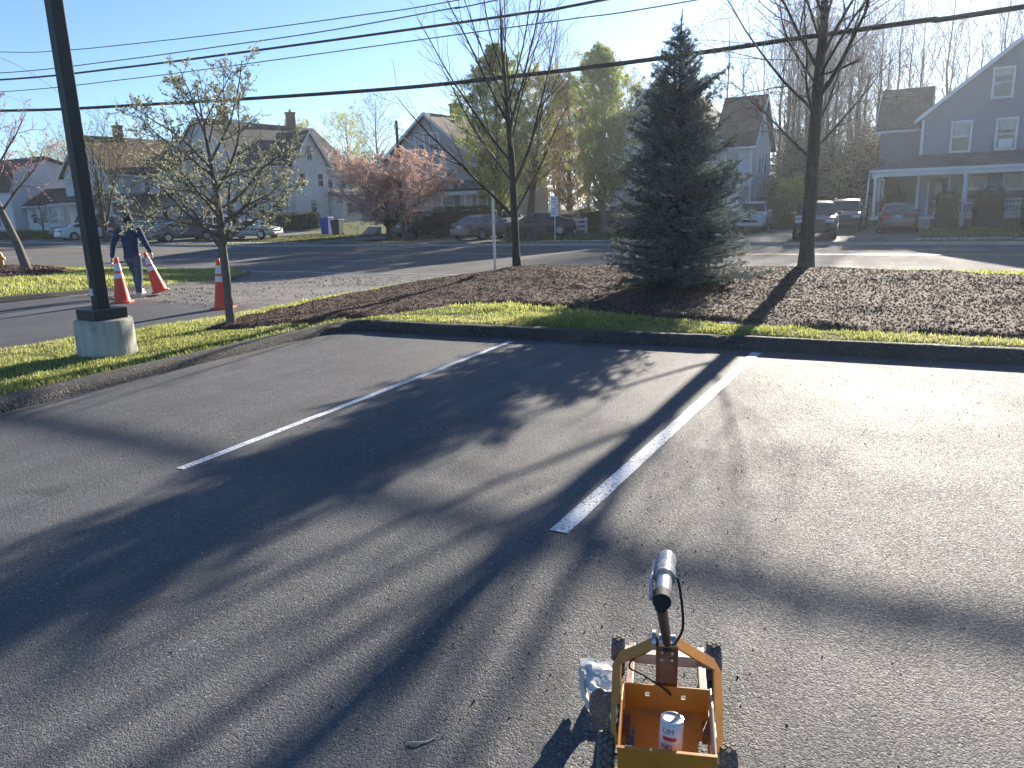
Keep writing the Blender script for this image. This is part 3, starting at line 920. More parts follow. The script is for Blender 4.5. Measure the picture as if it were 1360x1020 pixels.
# --- H3: mauve-grey gabled house ---------------------------------------------------------------
zg = Tz(-33, 50) + .05
h3 = empty('mauve_house', (-3.3, 0, zg), 0, 'mauve-grey gabled house with tan roof behind the pink blossoming tree', 'house', 'houses across the road')
gable_block(h3, -37.4, -28.6, 52.0, 64.0, .9, 5.6, 9.0, 'y', WALL['mauve'], ROOF['tan'], over=.45)
m = MB(); m.b2(-37.35, -28.65, 52.05, 63.9, -.2, .895); m.build('foundation', MT['trim'], h3)
corner_boards(h3, [(-37.38, 52), (-28.62, 52)], .9, 5.8)
for x in (-33.75, -32.35): window(h3, '-y', (x, 52, 6.2), .75, 1.4, .5)
for x in (-36.0, -33.6, -30.9): window(h3, '-y', (x, 52, 3.9), .8, 1.5, .4)
for x in (-36.2, -34.4): window(h3, '-y', (x, 52, 1.25), .8, 1.4, .3)
for y in (54.0, 57.5, 61): window(h3, '+x', (-28.6, y, 3.9), .8, 1.5, .3)
slab(h3, [(-32.8, 49.8, 3.15), (-26.3, 49.8, 3.15)], [(-32.8, 51.99, 3.85), (-28.5, 51.99, 3.85)], .14, ROOF['grey'])
slab(h3, [(-26.3, 49.8, 3.15), (-26.3, 56, 3.15)], [(-28.55, 52.0, 3.85), (-28.55, 56, 3.85)], .14, ROOF['grey'])
m = MB(); m.b2(-32.7, -26.4, 49.85, 50.0, 2.88, 3.145); m.build('porch_beam', MT['trim'], h3)
m = MB(); m.b2(-32.6, -26.5, 49.95, 51.98, -.2, .9); m.build('porch_base', MT['trim'], h3)
for x in (-32.5, -30.6, -28.5, -26.6): post(h3, x, 50.05, .91, 2.87)
door(h3, '-y', (-29.6, 52, .91), .95, 2.05, 'trim', False); window(h3, '-y', (-31.3, 52, 1.5), .9, 1.3, .3)
chimney(h3, -33.2, 56.6, 8.2, 10.3, .75)
for i in range(4):
    m = MB(); m.b2(-38.9, -37.7, 50.2 + .3 * i, 50.498 + .3 * i, -.2, .12 + .17 * i); m.build('step', MT['found'], h3)
railing(h3, -38.9, -37.75, 51.5, .7, .8)

# --- H2: white house with dark roof and cross gable --------------------------------------------
zg = .15
h2 = empty('white_cross_gable_house', (0, 0, zg), 0, 'off-white house with long dark roof, two brick chimneys and a small side gable', 'house', 'houses across the road')
gable_block(h2, -71.5, -60.5, 55.0, 71.0, -.3, 6.2, 10.6, 'y', WALL['cream'], ROOF['dark'], over=.4)
# small cross gable towards the drive
m = MB(); m.prism([(60.8, -.3), (65.6, -.3), (65.6, 6.5), (63.2, 9.4), (60.8, 6.5)], 'x', -63.4, -59.3); m.build('gable_wall', WALL['white2'], h2)
for s in (-1, 1):
    r = MB(); r.prism([(63.2, 9.42), (63.2 + s * 2.85, 9.42 - 1.208 * 2.85), (63.2 + s * 2.85, 9.68 - 1.208 * 2.85), (63.2, 9.68)], 'x', -63.6, -58.95); r.build('roof', ROOF['dark'], h2)
    r = MB(); r.prism([(63.2, 9.36), (63.2 + s * 2.87, 9.36 - 1.208 * 2.87), (63.2 + s * 2.87, 9.66 - 1.208 * 2.87), (63.2, 9.66)], 'x', -58.94, -58.88); r.build('bargeboard', MT['trim'], h2)
window(h2, '+x', (-59.3, 63.2, 6.6), .75, 1.6, .1); window(h2, '+x', (-59.3, 61.9, 4.0), .75, 1.3, 0); window(h2, '+x', (-59.3, 64.6, 4.0), .75, 1.3, 0)
window(h2, '+x', (-59.3, 63.2, 1.2), .8, 1.4, .3)
for y in (57, 59.4, 67.4, 69.6):
    window(h2, '+x', (-60.5, y, 3.9), .8, 1.45, .4); window(h2, '+x', (-60.5, y, 1.1), .8, 1.45, .3)
for x in (-69.6, -66, -62.4):
    window(h2, '-y', (x, 55, 3.9), .85, 1.5, .4); window(h2, '-y', (x, 55, 1.1), .85, 1.5, .3)
window(h2, '-y', (-66, 55, 7.1), .8, 1.4, .3)
chimney(h2, -65.6, 58.0, 9.8, 12.1, .75); chimney(h2, -65.6, 67.5, 9.8, 12.3, .75)
m = MB(); m.b2(-60.4, -57.6, 65.8, 71, -.3, 2.9); m.build('rear_room_wall', WALL['cream'], h2)
slab(h2, [(-57.3, 65.6, 2.9), (-57.3, 71.2, 2.9)], [(-60.45, 65.6, 3.6), (-60.45, 71.2, 3.6)], .14, ROOF['grey'], 'rear_room_roof')
for y in (67, 69): window(h2, '+x', (-57.6, y, 1.1), .7, 1.1, 0)

# --- H1: white gabled house with porch, left ---------------------------------------------------
zg = .72
h1 = empty('white_brown_roof_house', (0, 0, zg), 0, 'white gabled house with brown roof and long front porch behind the light pole', 'house', 'houses across the road')
gable_block(h1, -78.6, -71.6, 48.4, 60.5, -.5, 5.2, 8.6, 'y', WALL['white'], ROOF['brown'], over=.4)
gable_block(h1, -71.58, -66.2, 51.5, 59.5, -.5, 4.9, 7.4, 'x', WALL['white'], ROOF['brown'], over=.35, name='side_wing_wall')
for x in (-76.8, -73.4): window(h1, '-y', (x, 48.4, 3.1), .8, 1.5, .3); window(h1, '-y', (x, 48.4, .6), .8, 1.5, .3)
window(h1, '-y', (-75.1, 48.4, 5.9), .6, 1.1, 0)
for x in (-70, -67.8): window(h1, '-y', (x, 51.5, 3.1), .8, 1.4, .3); window(h1, '-y', (x, 51.5, .6), .8, 1.4, .2)
door(h1, '-y', (-75.1, 48.4, .2), .95, 2.1, light=False)
slab(h1, [(-79, 46.2, 2.45), (-66, 46.2, 2.45)], [(-79, 48.39, 3.0), (-66, 48.39, 3.0)], .13, ROOF['grey'])
m = MB(); m.b2(-71.5, -66.05, 48.4, 51.49, 2.85, 3.0); m.build('porch_ceiling', ROOF['grey'], h1)
m = MB(); m.b2(-78.9, -66.1, 46.3, 51.4 if False else 48.38, -.5, .2); m.build('porch_floor', MT['found'], h1)
for x in (-78.7, -76.4, -73.8, -71.2, -68.7, -66.3): post(h1, x, 46.45, .201, 2.44)
m = MB(); m.b2(-78.9, -66.1, 46.35, 46.55, 2.25, 2.44); m.build('porch_beam', MT['trim'], h1)
for a, b in ((-78.6, -76.5), (-73.7, -71.3), (-71.1, -68.8), (-68.6, -66.4)): railing(h1, a, b, 46.45, .2, .85)
chimney(h1, -74.9, 52.5, 7.8, 10.0, .7); chimney(h1, -69.0, 55.5, 6.9, 8.6, .6)

# --- H0: far left white house and its low annex ---------------------------------------------------
zg = .8
h0 = empty('white_barn_roof_house', (0, 0, zg), 0, 'white house with brown barn-shaped roof at the far left, low annex beside it', 'house', 'houses across the road')
pr = [(48, -.5), (56.5, -.5), (56.5, 3.9), (55.6, 6.2), (52.25, 7.3), (48.9, 6.2), (48, 3.9)]
m = MB(); m.prism(pr, 'x', -100, -88.0); m.build('wall', WALL['white2'], h0)
rp = [(47.7, 3.8), (48.75, 6.35), (52.25, 7.5), (55.75, 6.35), (56.8, 3.8)]
for i in range(4):
    a, b = rp[i], rp[i + 1]
    m = MB(); m.prism([a, b, (b[0], b[1] + .16), (a[0], a[1] + .16)], 'x', -100.3, -87.65); m.build('roof', ROOF['brown'], h0)
for x in (-98, -94.6, -91): window(h0, '-y', (x, 48, 2.6), .85, 1.2, .3); window(h0, '-y', (x, 48, .3), .85, 1.4, .3)
window(h0, '+x', (-88, 52.2, 2.6), .85, 1.4, .3)
gable_block(h0, -87.6, -81.5, 49.2, 54.5, -.5, 2.3, 3.9, 'x', WALL['white2'], ROOF['brown'], over=.3, name='annex_wall')
for x in (-86.2, -84.2, -82.4): window(h0, '-y', (x, 49.2, .5), .8, 1.3, .3)

# picket fence in front of the left porch
fz = Tz(-66, 46) + .05
pf = empty('picket_fence', (0, 0, fz), 0, 'low white picket fence standing between the parked cars and the porch', 'fence')
m = MB(); m.b2(-67.5, -59, 46.0, 46.05, .25, .33); m.b2(-67.5, -59, 46.0, 46.05, .75, .83); m.build('rail', MT['trim'], pf)
k0 = None
for i in range(48):
    if k0 is None:
        k = MB(); k.prism([(-.04, .05), (.04, .05), (.04, .95), (0, 1.03), (-.04, .95)], 'y', 45.955, 45.995); o = k0 = k.build('picket', MT['trim'], pf)
    else:
        o = k0.copy(); COL.objects.link(o)
    o.location = (-67.4 + i * .175, 0, 0)
# ------------------------------------------------------------------ trees
def tubes_np(brs, sides):
    """brs: list of (pts (k,3), radii (k,)) with the same k -> V, F"""
    Pp = np.array([b[0] for b in brs]); Rr = np.array([b[1] for b in brs])
    N, K, _ = Pp.shape
    d = np.gradient(Pp, axis=1); d /= (np.linalg.norm(d, axis=2, keepdims=True) + 1e-9)
    ref = np.where(np.abs(d[:, :1, 2:3]) > .9, np.array([1., 0, 0]), np.array([0, 0, 1.]))
    ref = np.broadcast_to(ref, d.shape)
    a = np.cross(d, ref); a /= (np.linalg.norm(a, axis=2, keepdims=True) + 1e-9)
    b = np.cross(d, a)
    t = np.arange(sides) * 2 * np.pi / sides
    V = Pp[:, :, None, :] + (a[:, :, None, :] * np.cos(t)[None, None, :, None] + b[:, :, None, :] * np.sin(t)[None, None, :, None]) * Rr[:, :, None, None]
    V = V.reshape(-1, 3)
    n, k, s = np.meshgrid(np.arange(N), np.arange(K - 1), np.arange(sides), indexing='ij')
    base = (n * K + k) * sides; s2 = (s + 1) % sides
    F = np.stack([base + s, base + s2, base + sides + s2, base + sides + s], -1).reshape(-1, 4)
    return V, F

def merge(parts):
    V = []; F = []; o = 0
    for v, f in parts:
        V.append(v); F.append(f + o); o += len(v)
    return np.concatenate(V), np.concatenate(F)

def unit(v):
    return v / (np.linalg.norm(v) + 1e-9)

def bend(rs, p, d, L, r0, r1, k=6, up=0.0, jit=.1, out=None):
    pts = [p]; d = unit(d)
    for i in range(k - 1):
        d = unit(d + rs.normal(0, jit, 3) + np.array([0, 0, up]))
        p = p + d * L / (k - 1); pts.append(p)
    return np.array(pts), np.linspace(r0, r1, k)

def kids(rs, br, n, t0, t1, ang, dang, Lf, Lj, rf, up, jit, k=5, taper=.25, minr=.003, az0=None, lshape=1.0):
    pts, rad = br; K = len(pts)
    Lp = np.linalg.norm(np.diff(pts, axis=0), axis=1).sum()
    out = []
    az = rs.uniform(0, 6.28) if az0 is None else az0
    for i in range(n):
        t = t0 + (t1 - t0) * (i + rs.uniform(0.1, .9)) / n
        x = t * (K - 1); j = min(int(x), K - 2); f = x - j
        p = pts[j] * (1 - f) + pts[j + 1] * f; r = rad[j] * (1 - f) + rad[j + 1] * f
        d = unit(pts[j + 1] - pts[j])
        q = np.cross(d, [0, 0, 1.]);  q = unit(q) if np.linalg.norm(q) > .05 else np.array([1., 0, 0])
        s = np.cross(d, q)
        az += 2.4 + rs.normal(0, .5)
        a = ang + rs.normal(0, dang)
        dd = d * math.cos(a) + (q * math.cos(az) + s * math.sin(az)) * math.sin(a)
        L = Lp * Lf * (1 - lshape * .55 * (t - t0) / (t1 - t0 + 1e-6)) * rs.uniform(1 - Lj, 1 + Lj)
        rr = max(minr, min(r * .8, r * rf))
        out.append(bend(rs, p, dd, L, rr, max(minr * .6, rr * taper), k, up, jit))
    return out

def leaf_quads(P, D, l, wd, rs):
    """diamond leaves at P along D"""
    n = len(P)
    D = D / (np.linalg.norm(D, axis=1, keepdims=True) + 1e-9)
    r = rs.normal(size=(n, 3)); S = np.cross(D, r); S /= (np.linalg.norm(S, axis=1, keepdims=True) + 1e-9)
    U = np.cross(D, S)
    l = np.asarray(l)[:, None]; wd = np.asarray(wd)[:, None]
    V = np.stack([P, P + D * l * .5 + S * wd * .5 + U * wd * .12, P + D * l, P + D * l * .5 - S * wd * .5 + U * wd * .12], 1).reshape(-1, 3)
    o = np.arange(n)[:, None] * 4
    return V, (o + [0, 1, 2, 3])

def along(rs, brs, per, spread=0.0, tmin=.15):
    """points and directions spread along branches"""
    P = []; D = []
    for pts, rad in brs:
        K = len(pts)
        t = rs.uniform(tmin, 1, per) * (K - 1)
        j = np.minimum(t.astype(int), K - 2); f = (t - j)[:, None]
        P.append(pts[j] * (1 - f) + pts[j + 1] * f); D.append(pts[j + 1] - pts[j])
    P = np.concatenate(P); D = np.concatenate(D)
    D = D / (np.linalg.norm(D, axis=1, keepdims=True) + 1e-9)
    P = P + rs.normal(0, 1, P.shape) * spread
    return P, D

def make_tree(name, loc, label, cat, group, barkm, levels, leaves=None, leafname='foliage', trunk_n=1, rz=0.0, sides=(9, 6, 4, 3, 3)):
    root = empty(name, loc, rz, label, cat, group)
    tr = [tubes_np([b], sides[0]) for b in levels[0]]
    v, f = merge(tr)
    np_mesh('trunk', v, f, barkm, root, smooth=True)
    cr = []
    for i, lv in enumerate(levels[1:], 1):
        by = {}
        for b in lv: by.setdefault(len(b[0]), []).append(b)
        for k, bb in by.items(): cr.append(tubes_np(bb, sides[min(i, len(sides) - 1)]))
    if cr:
        v, f = merge(cr)
        np_mesh('crown', v, f, barkm, root, smooth=True)
    if leaves is not None:
        V, F, tint, mat = leaves
        np_mesh(leafname, V, F, mat, root, tint=tint)
    return root

def copy_thing(o, loc, rz=0.0, sc=1.0, label=None):
    c = o.copy(); COL.objects.link(c); c.location = loc; c.rotation_euler = (0, 0, rz)
    c.scale = (sc, sc, sc) if not hasattr(sc, '__len__') else sc
    if label: c['label'] = label
    for ch in o.children:
        k = ch.copy(); COL.objects.link(k); k.parent = c
        for gg in ch.children:
            q = gg.copy(); COL.objects.link(q); q.parent = k
    return c

MT['leaf_spring'] = leafy("spring_leaves", [(.09, .12, .022), (.20, .26, .045), (.31, .37, .08), (.42, .45, .16)], .66)
MT['leaf_yellow'] = leafy("yellow_green_leaves", [(.17, .16, .04), (.28, .27, .07), (.40, .36, .12)], .6)
MT['leaf_amber'] = leafy("amber_buds", [(.24, .15, .06), (.38, .25, .09), (.48, .34, .14)], .55)
MT['blossom'] = leafy("pink_blossom", [(.46, .27, .22), (.66, .44, .37), (.78, .60, .53)], .5)
MT['redbud'] = leafy("magenta_buds", [(.40, .20, .22), (.58, .34, .36)], .4)
MT['bud'] = leafy("pale_buds", [(.13, .14, .06), (.28, .29, .17), (.46, .46, .34), (.64, .63, .55)], .45)
MT['redbuds'] = leafy("russet_buds", [(.16, .08, .07), (.26, .14, .12)], .3)
MT['needle'] = leafy("spruce_needles", [(.075, .105, .098), (.145, .185, .175), (.22, .27, .245), (.33, .365, .30)], .25, .7)
MT['brush'] = leafy("dry_brush", [(.030, .022, .015), (.06, .043, .027), (.09, .066, .038), (.085, .085, .035)], .15)
MT['hedge'] = leafy("hedge_leaves", [(.018, .028, .010), (.035, .05, .016), (.06, .08, .025)], .25)
MT['hedge_dry'] = leafy("brown_hedge_leaves", [(.12, .09, .07), (.22, .17, .14), (.30, .25, .19)], .35)
MT['forsythia'] = leafy("yellow_blossom", [(.30, .24, .05), (.45, .38, .09)], .4)

# --- big bare tree on the mulch, right ---------------------------------------------------------
rs = np.random.RandomState(5)
def sz(x, y): return float(mul_h(np.array(x), np.array(y)))
bx, by = -2.29, 15.4
zb = sz(bx, by)
tp = np.array([(0, 0, -.1), (0.0, 0, .03), (.0, 0, .35), (.01, .0, 1.0), (.02, 0, 2.0), (.03, .02, 3.1), (.08, .02, 4.2), (.05, .05, 5.2), (.12, .02, 6.4), (.1, 0, 7.6)])
trk = (tp, np.array([.21, .160, .132, .120, .112, .098, .072, .05, .028, .010]))
L1 = []
for (z, az, an, L, r, up) in [(1.95, 2.75, 1.15, 2.1, .042, .05), (2.1, .2, .80, 1.7, .032, .06), (2.45, 1.4, .9, 2.0, .042, .08), (2.6, 4.6, .9, 2.2, .045, .08), (2.75, 3.3, .85, 2.5, .05, .07), (2.95, .1, .62, 3.2, .062, .05),
        (3.2, 2.3, .75, 2.4, .045, .06), (3.3, 5.5, .65, 2.5, .045, .06), (3.45, 3.2, .55, 2.8, .055, .07), (3.6, .5, .5, 2.6, .05, .05), (3.9, 4.3, .6, 2.3, .04, .07), (4.1, 1.2, .55, 2.4, .04, .06), (4.3, 3.0, .5, 2.4, .04, .05), (4.6, 5.9, .5, 2.2, .035, .05), (5.0, 2.0, .5, 1.9, .03, .05), (5.3, 3.6, .5, 1.8, .03, .05), (5.7, .4, .5, 1.6, .025, .05), (6.2, 2.8, .5, 1.3, .02, .05), (6.6, 5, .5, 1.1, .02, .05)]:
    xi = np.interp(z, tp[:, 2], tp[:, 0]); yi = np.interp(z, tp[:, 2], tp[:, 1])
    d = np.array([math.sin(an) * math.cos(az), math.sin(an) * math.sin(az), math.cos(an)])
    L1.append(bend(rs, np.array([xi, yi, z]), d, L * 1.12, r * .62, .007, 8, up, .08))
L2 = []; L3 = []; L4 = []
for b in L1: L2 += kids(rs, b, 11, .2, 1, .8, .2, .44, .35, .5, .03, .1, 6, .3, .004)
L2 += kids(rs, trk, 8, .55, .98, .8, .2, .14, .3, .3, .05, .1, 6, .3, .005)
for b in L2: L3 += kids(rs, b, 6, .25, 1, .75, .25, .48, .35, .6, .03, .12, 5, .4, .003)
for b in L3: L4 += kids(rs, b, 2, .3, 1, .8, .25, .5, .4, .6, .03, .15, 4, .5, .0026)
tw_ = L3 + L4
P_, D_ = along(rs, tw_, 2, .0, .35)
n = len(P_)
V_, F_ = leaf_quads(P_, D_ + rs.normal(0, .6, D_.shape), rs.uniform(.02, .045, n), rs.uniform(.010, .018, n), rs)
make_tree('bare_tree', (bx, by, zb), 'tall budding tree with a thick straight trunk on the mulch, right of the spruce', 'tree', None, MT['barkA'], [[trk], L1, L2, L3, L4], (V_, F_, np.repeat(rs.uniform(0, .5, n), 4), MT['redbuds']), 'buds', sides=(14, 8, 5, 3, 3))

# --- slim vase-shaped tree on the mulch, middle ----------------------------------------------------
rs = np.random.RandomState(11)
bx, by = -8.23, 14.92; zb = sz(bx, by)
tp = np.array([(0.02, 0, -.1), (.015, 0, .04), (.0, 0, .3), (-.01, 0, 1.0), (-.02, 0, 1.6), (-.05, .02, 2.3), (-.1, .03, 3.0), (-.15, .06, 3.6), (-.22, .05, 4.6), (-.25, .1, 5.8)])
trk = (tp, np.array([.145, .105, .084, .077, .073, .066, .056, .042, .026, .008]))
L1 = []
for (z, az, an, L, r, up) in [(1.05, 3.6, .80, 3.6, .055, .05), (1.15, .5, .65, 2.6, .035, .06), (1.7, .4, .52, 3.6, .05, .05), (1.8, 3.9, .70, 3.0, .035, .05), (2.2, 3.5, .60, 3.5, .045, .04), (2.4, 5.2, .5, 2.8, .035, .05), (2.55, 1.3, .45, 2.9, .035, .05),
        (2.9, .5, .34, 3.4, .042, .03), (3.0, 3.6, .50, 3.4, .04, .03), (3.3, 4.4, .35, 2.7, .03, .03), (3.4, .6, .36, 2.8, .032, .03), (3.5, 2.0, .3, 2.6, .03, .03), (3.9, 3.5, .35, 2.2, .025, .02), (4.2, 5.8, .35, 2.0, .022, .02)]:
    xi = np.interp(z, tp[:, 2], tp[:, 0]); yi = np.interp(z, tp[:, 2], tp[:, 1])
    d = np.array([math.sin(an) * math.cos(az), math.sin(an) * math.sin(az), math.cos(an)])
    L1.append(bend(rs, np.array([xi, yi, z]), d, L, r * .72, .006, 8, up, .06))
L2 = []; L3 = []
for b in L1: L2 += kids(rs, b, 11, .2, 1, .55, .15, .38, .35, .5, .05, .07, 6, .35, .004)
for b in L2: L3 += kids(rs, b, 4, .25, 1, .5, .2, .45, .35, .6, .04, .08, 4, .5, .003)
make_tree('bare_tree', (bx, by, zb), 'slim leafless tree with upswept branches beside the thin white post', 'tree', None, MT['barkB'], [[trk], L1, L2, L3], sides=(12, 7, 4, 3, 3))

# --- magnolia-like small tree near the left kerb -------------------------------------------------------
rs = np.random.RandomState(23)
bx, by = -9.04, 7.72; zb = float(isl_h(np.array(bx), np.array(by)))
tp = np.array([(0, 0, -.08), (0, 0, .03), (-.005, 0, .25), (.01, 0, .7), (-.01, .01, 1.15), (0, .02, 1.45), (-.03, .03, 1.9), (-.1, .05, 2.35), (-.16, .06, 2.8), (-.2, .05, 3.25)])
trk = (tp, np.array([.095, .072, .062, .058, .060, .055, .040, .028, .017, .006]))
L1 = []
for (z, az, an, L, r, up) in [(1.08, 2.9, .95, 1.45, .036, .015), (1.12, 5.9, .90, 1.25, .034, .02), (1.2, 1.2, 1.0, 1.2, .028, .0), (1.25, 4.3, 1.05, 1.2, .028, .0), (1.42, .1, 1.25, 1.15, .028, -.02), (1.4, 3.3, 1.3, 1.5, .028, -.02), (1.5, 2.5, 1.2, 1.45, .024, -.01), (1.55, 5.2, 1.15, 1.15, .024, -.01),
        (1.65, .5, 1.0, 1.25, .024, .0), (1.7, 3.7, 1.0, 1.3, .024, .0), (1.8, 2.7, .9, 1.3, .022, .01), (1.9, 6.0, .85, 1.2, .022, .02), (2.0, 1.3, .9, 1.0, .02, .02), (2.1, 4.5, .9, 1.0, .02, .02), (2.2, 3.2, .75, 1.15, .02, .03), (2.3, .2, .65, 1.2, .02, .03), (2.5, 2.3, .7, .9, .016, .03), (2.6, 5.3, .65, .8, .016, .03), (2.8, .9, .6, .7, .013, .03), (2.9, 3.6, .6, .6, .012, .03)]:
    xi = np.interp(z, tp[:, 2], tp[:, 0]); yi = np.interp(z, tp[:, 2], tp[:, 1])
    d = np.array([math.sin(an) * math.cos(az), math.sin(an) * math.sin(az), math.cos(an)])
    L1.append(bend(rs, np.array([xi, yi, z]), d, L * 1.22, r, .005, 8, up, .10))
L2 = []; L3 = []
for b in L1: L2 += kids(rs, b, 12, .2, 1, .85, .25, .46, .4, .55, .03, .12, 6, .35, .0042)
for b in L2: L3 += kids(rs, b, 6, .2, 1, .8, .25, .45, .4, .6, .04, .14, 4, .5, .0028)
L2 = [b for b in L2 if b[0][-1, 2] > 1.32]; L3 = [b for b in L3 if b[0][:, 2].min() > 1.28]
P_, D_ = along(rs, L2 + L3, 12, .006, .2)
n = len(P_)
D_ = D_ * .5 + rs.normal(0, .5, D_.shape) + np.array([0, 0, .45])
V_, F_ = leaf_quads(P_, D_, rs.uniform(.018, .046, n), rs.uniform(.009, .02, n), rs)
make_tree('budding_tree', (bx, by, zb), 'small spreading tree full of pale green buds growing beside the right-hand cone', 'tree', None, MT['barkC'], [[trk], L1, L2, L3], (V_, F_, np.repeat(np.clip(rs.normal(.45, .25, n), 0, 1), 4), MT['bud']), 'buds', sides=(12, 8, 5, 3, 3))

# --- redbud leaning in at the left edge ----------------------------------------------------------------
rs = np.random.RandomState(31)
p0 = g(36, 362, -.05); bx, by = p0.x, p0.y; zb = float(lmul_h(np.array(bx), np.array(by)))
rd = np.array([math.cos(YAW), math.sin(YAW), 0])     # towards the right of the picture
tp = np.array([np.array([0, 0, -.1]), rd * .0 + [0, 0, .05], rd * -.15 + [0, 0, .8], rd * -.4 + [0, 0, 1.6], rd * -.62 + [0, 0, 2.3], rd * -.95 + [0, 0, 3.1], rd * -1.2 + [0, 0, 4.2]])
trk = (tp, np.array([.18, .15, .125, .115, .10, .075, .04]))
L1 = []
for (z, a, an, L, r, up) in [(1.9, 0.3, .75, 2.6, .05, .04), (2.1, 3.2, .8, 2.6, .05, .03), (2.5, 1.5, .8, 2.3, .04, .04), (2.8, 0.0, .6, 2.8, .045, .03), (3.0, 4.6, .8, 2.4, .04, .03), (3.3, 2.8, .7, 2.4, .04, .03), (3.6, .6, .5, 2.6, .035, .02), (3.9, 3.6, .6, 2.2, .03, .02), (4.1, 5.4, .5, 2.1, .03, .02)]:
    j = [np.interp(z, tp[:, 2], tp[:, i]) for i in (0, 1)]
    az = a + YAW
    d = np.array([math.sin(an) * math.cos(az), math.sin(an) * math.sin(az), math.cos(an)])
    L1.append(bend(rs, np.array([j[0], j[1], z]), d, L, r, .01, 7, up, .09))
L2 = []; L3 = []
for b in L1: L2 += kids(rs, b, 7, .2, 1, .8, .2, .45, .35, .55, .03, .1, 5, .35, .007)
for b in L2: L3 += kids(rs, b, 5, .2, 1, .75, .2, .5, .35, .6, .02, .12, 4, .5, .005)
P_, D_ = along(rs, L3 + L2, 14, .015, .1); n = len(P_)
V_, F_ = leaf_quads(P_, D_ + rs.normal(0, .8, D_.shape), rs.uniform(.03, .06, n), rs.uniform(.02, .035, n), rs)
make_tree('redbud_tree', (bx, by, zb), 'leaning tree with pinkish buds on the mulch mound at the left edge', 'tree', None, MT['barkC'], [[trk], L1, L2, L3], (V_, F_, np.repeat(rs.uniform(0, 1, n), 4), MT['redbud']), 'blossom', sides=(10, 7, 4, 3, 3))

# --- spruce -----------------------------------------------------------------------------------------------
rs = np.random.RandomState(3)
bx, by = -3.95, 12.75; zb = sz(bx, by)
H = 4.22
tr_ = (np.array([(0, 0, -.1), (0, 0, .3), (.0, .0, 1.4), (.01, 0, 2.8), (.0, 0, H - .35), (.02, 0, H)]), np.array([.095, .085, .06, .035, .014, .005]))
brs = []; tws = []
nw = 38
for i in range(nw):
    t = i / (nw - 1)
    z = .04 + (H - .42) * (t ** .94)
    env = 1.06 * float(np.interp(t, [0, .12, .3, .62, .8, .93, 1], [1.16, 1.22, 1.06, .76, .46, .21, .09]))
    nb = int(14 - 5 * t)
    for k in range(nb):
        az = k * 6.283 / nb + i * 1.1 + rs.normal(0, .2)
        L = env * rs.uniform(.60, 1.10) * (1 + .12 * math.sin(i * 2.3)) * (1 + .08 * math.sin(az * 3 + i * .7))
        if rs.uniform() < .10: L *= 1.22
        el = -.10 + .60 * t + rs.normal(0, .09)
        d = np.array([math.cos(az) * math.cos(el), math.sin(az) * math.cos(el), math.sin(el)])
        b = bend(rs, np.array([0, 0, z + rs.normal(0, .03)]), d, L, .015 * (1 - t) + .005, .003, 7, .05, .035)
        brs.append(b)
        ns = max(2, int(L / .075))
        pts, rad = b
        for s in range(ns):
            u = .16 + .84 * (s + rs.uniform(0, 1)) / ns
            x = u * 6; j = min(int(x), 5); f = x - j
            p = pts[j] * (1 - f) + pts[j + 1] * f; dd = unit(pts[j + 1] - pts[j])
            sd = np.cross(dd, [0, 0, 1.]) * (1 if s % 2 else -1)
            q = unit(dd * .75 + unit(sd) * .8 + np.array([0, 0, rs.normal(-.06, .15)]))
            ll = min(.34, .10 + .30 * L * (1 - u) + .04) * rs.uniform(.6, 1.2)
            tb = bend(rs, p, q, ll, .004, .002, 4, .02, .06)
            tws.append(tb)
            if ll > .17:
                for _ in range(2):
                    tws += kids(rs, tb, 1, .25, .8, .7, .1, .5, .3, .8, .02, .06, 4, .6, .002)
lead = [(tr_[0][3:], tr_[1][3:])]
P1, D1 = along(rs, tws, 20, .0, .02)
P2, D2 = along(rs, brs, 34, .0, .25)
P3, D3 = along(rs, lead, 150, .0, .0)
P_ = np.concatenate([P1, P2, P3]); D_ = np.concatenate([D1, D2, D3]); n = len(P_)
r_ = rs.normal(size=(n, 3)); S_ = np.cross(D_, r_); S_ /= np.linalg.norm(S_, axis=1, keepdims=True)
ND = D_ * .75 + S_ * .85 + np.array([0, 0, .12])
rad_ = np.hypot(P_[:, 0], P_[:, 1])
V_, F_ = leaf_quads(P_, ND, rs.uniform(.030, .056, n), np.full(n, .0095), rs)
tt = np.clip(rs.normal(.38, .17, n) + .25 * (vn(P_[:, 0] * 4, P_[:, 2] * 4, 91) - .5), 0, 1)
make_tree('blue_spruce', (bx, by, zb), 'dense dark blue-green spruce growing in the mulch bed', 'tree', None, MT['barkB'], [[tr_], brs, tws], (V_, F_, np.repeat(tt, 4), MT['needle']), 'needles', sides=(9, 5, 3, 3))

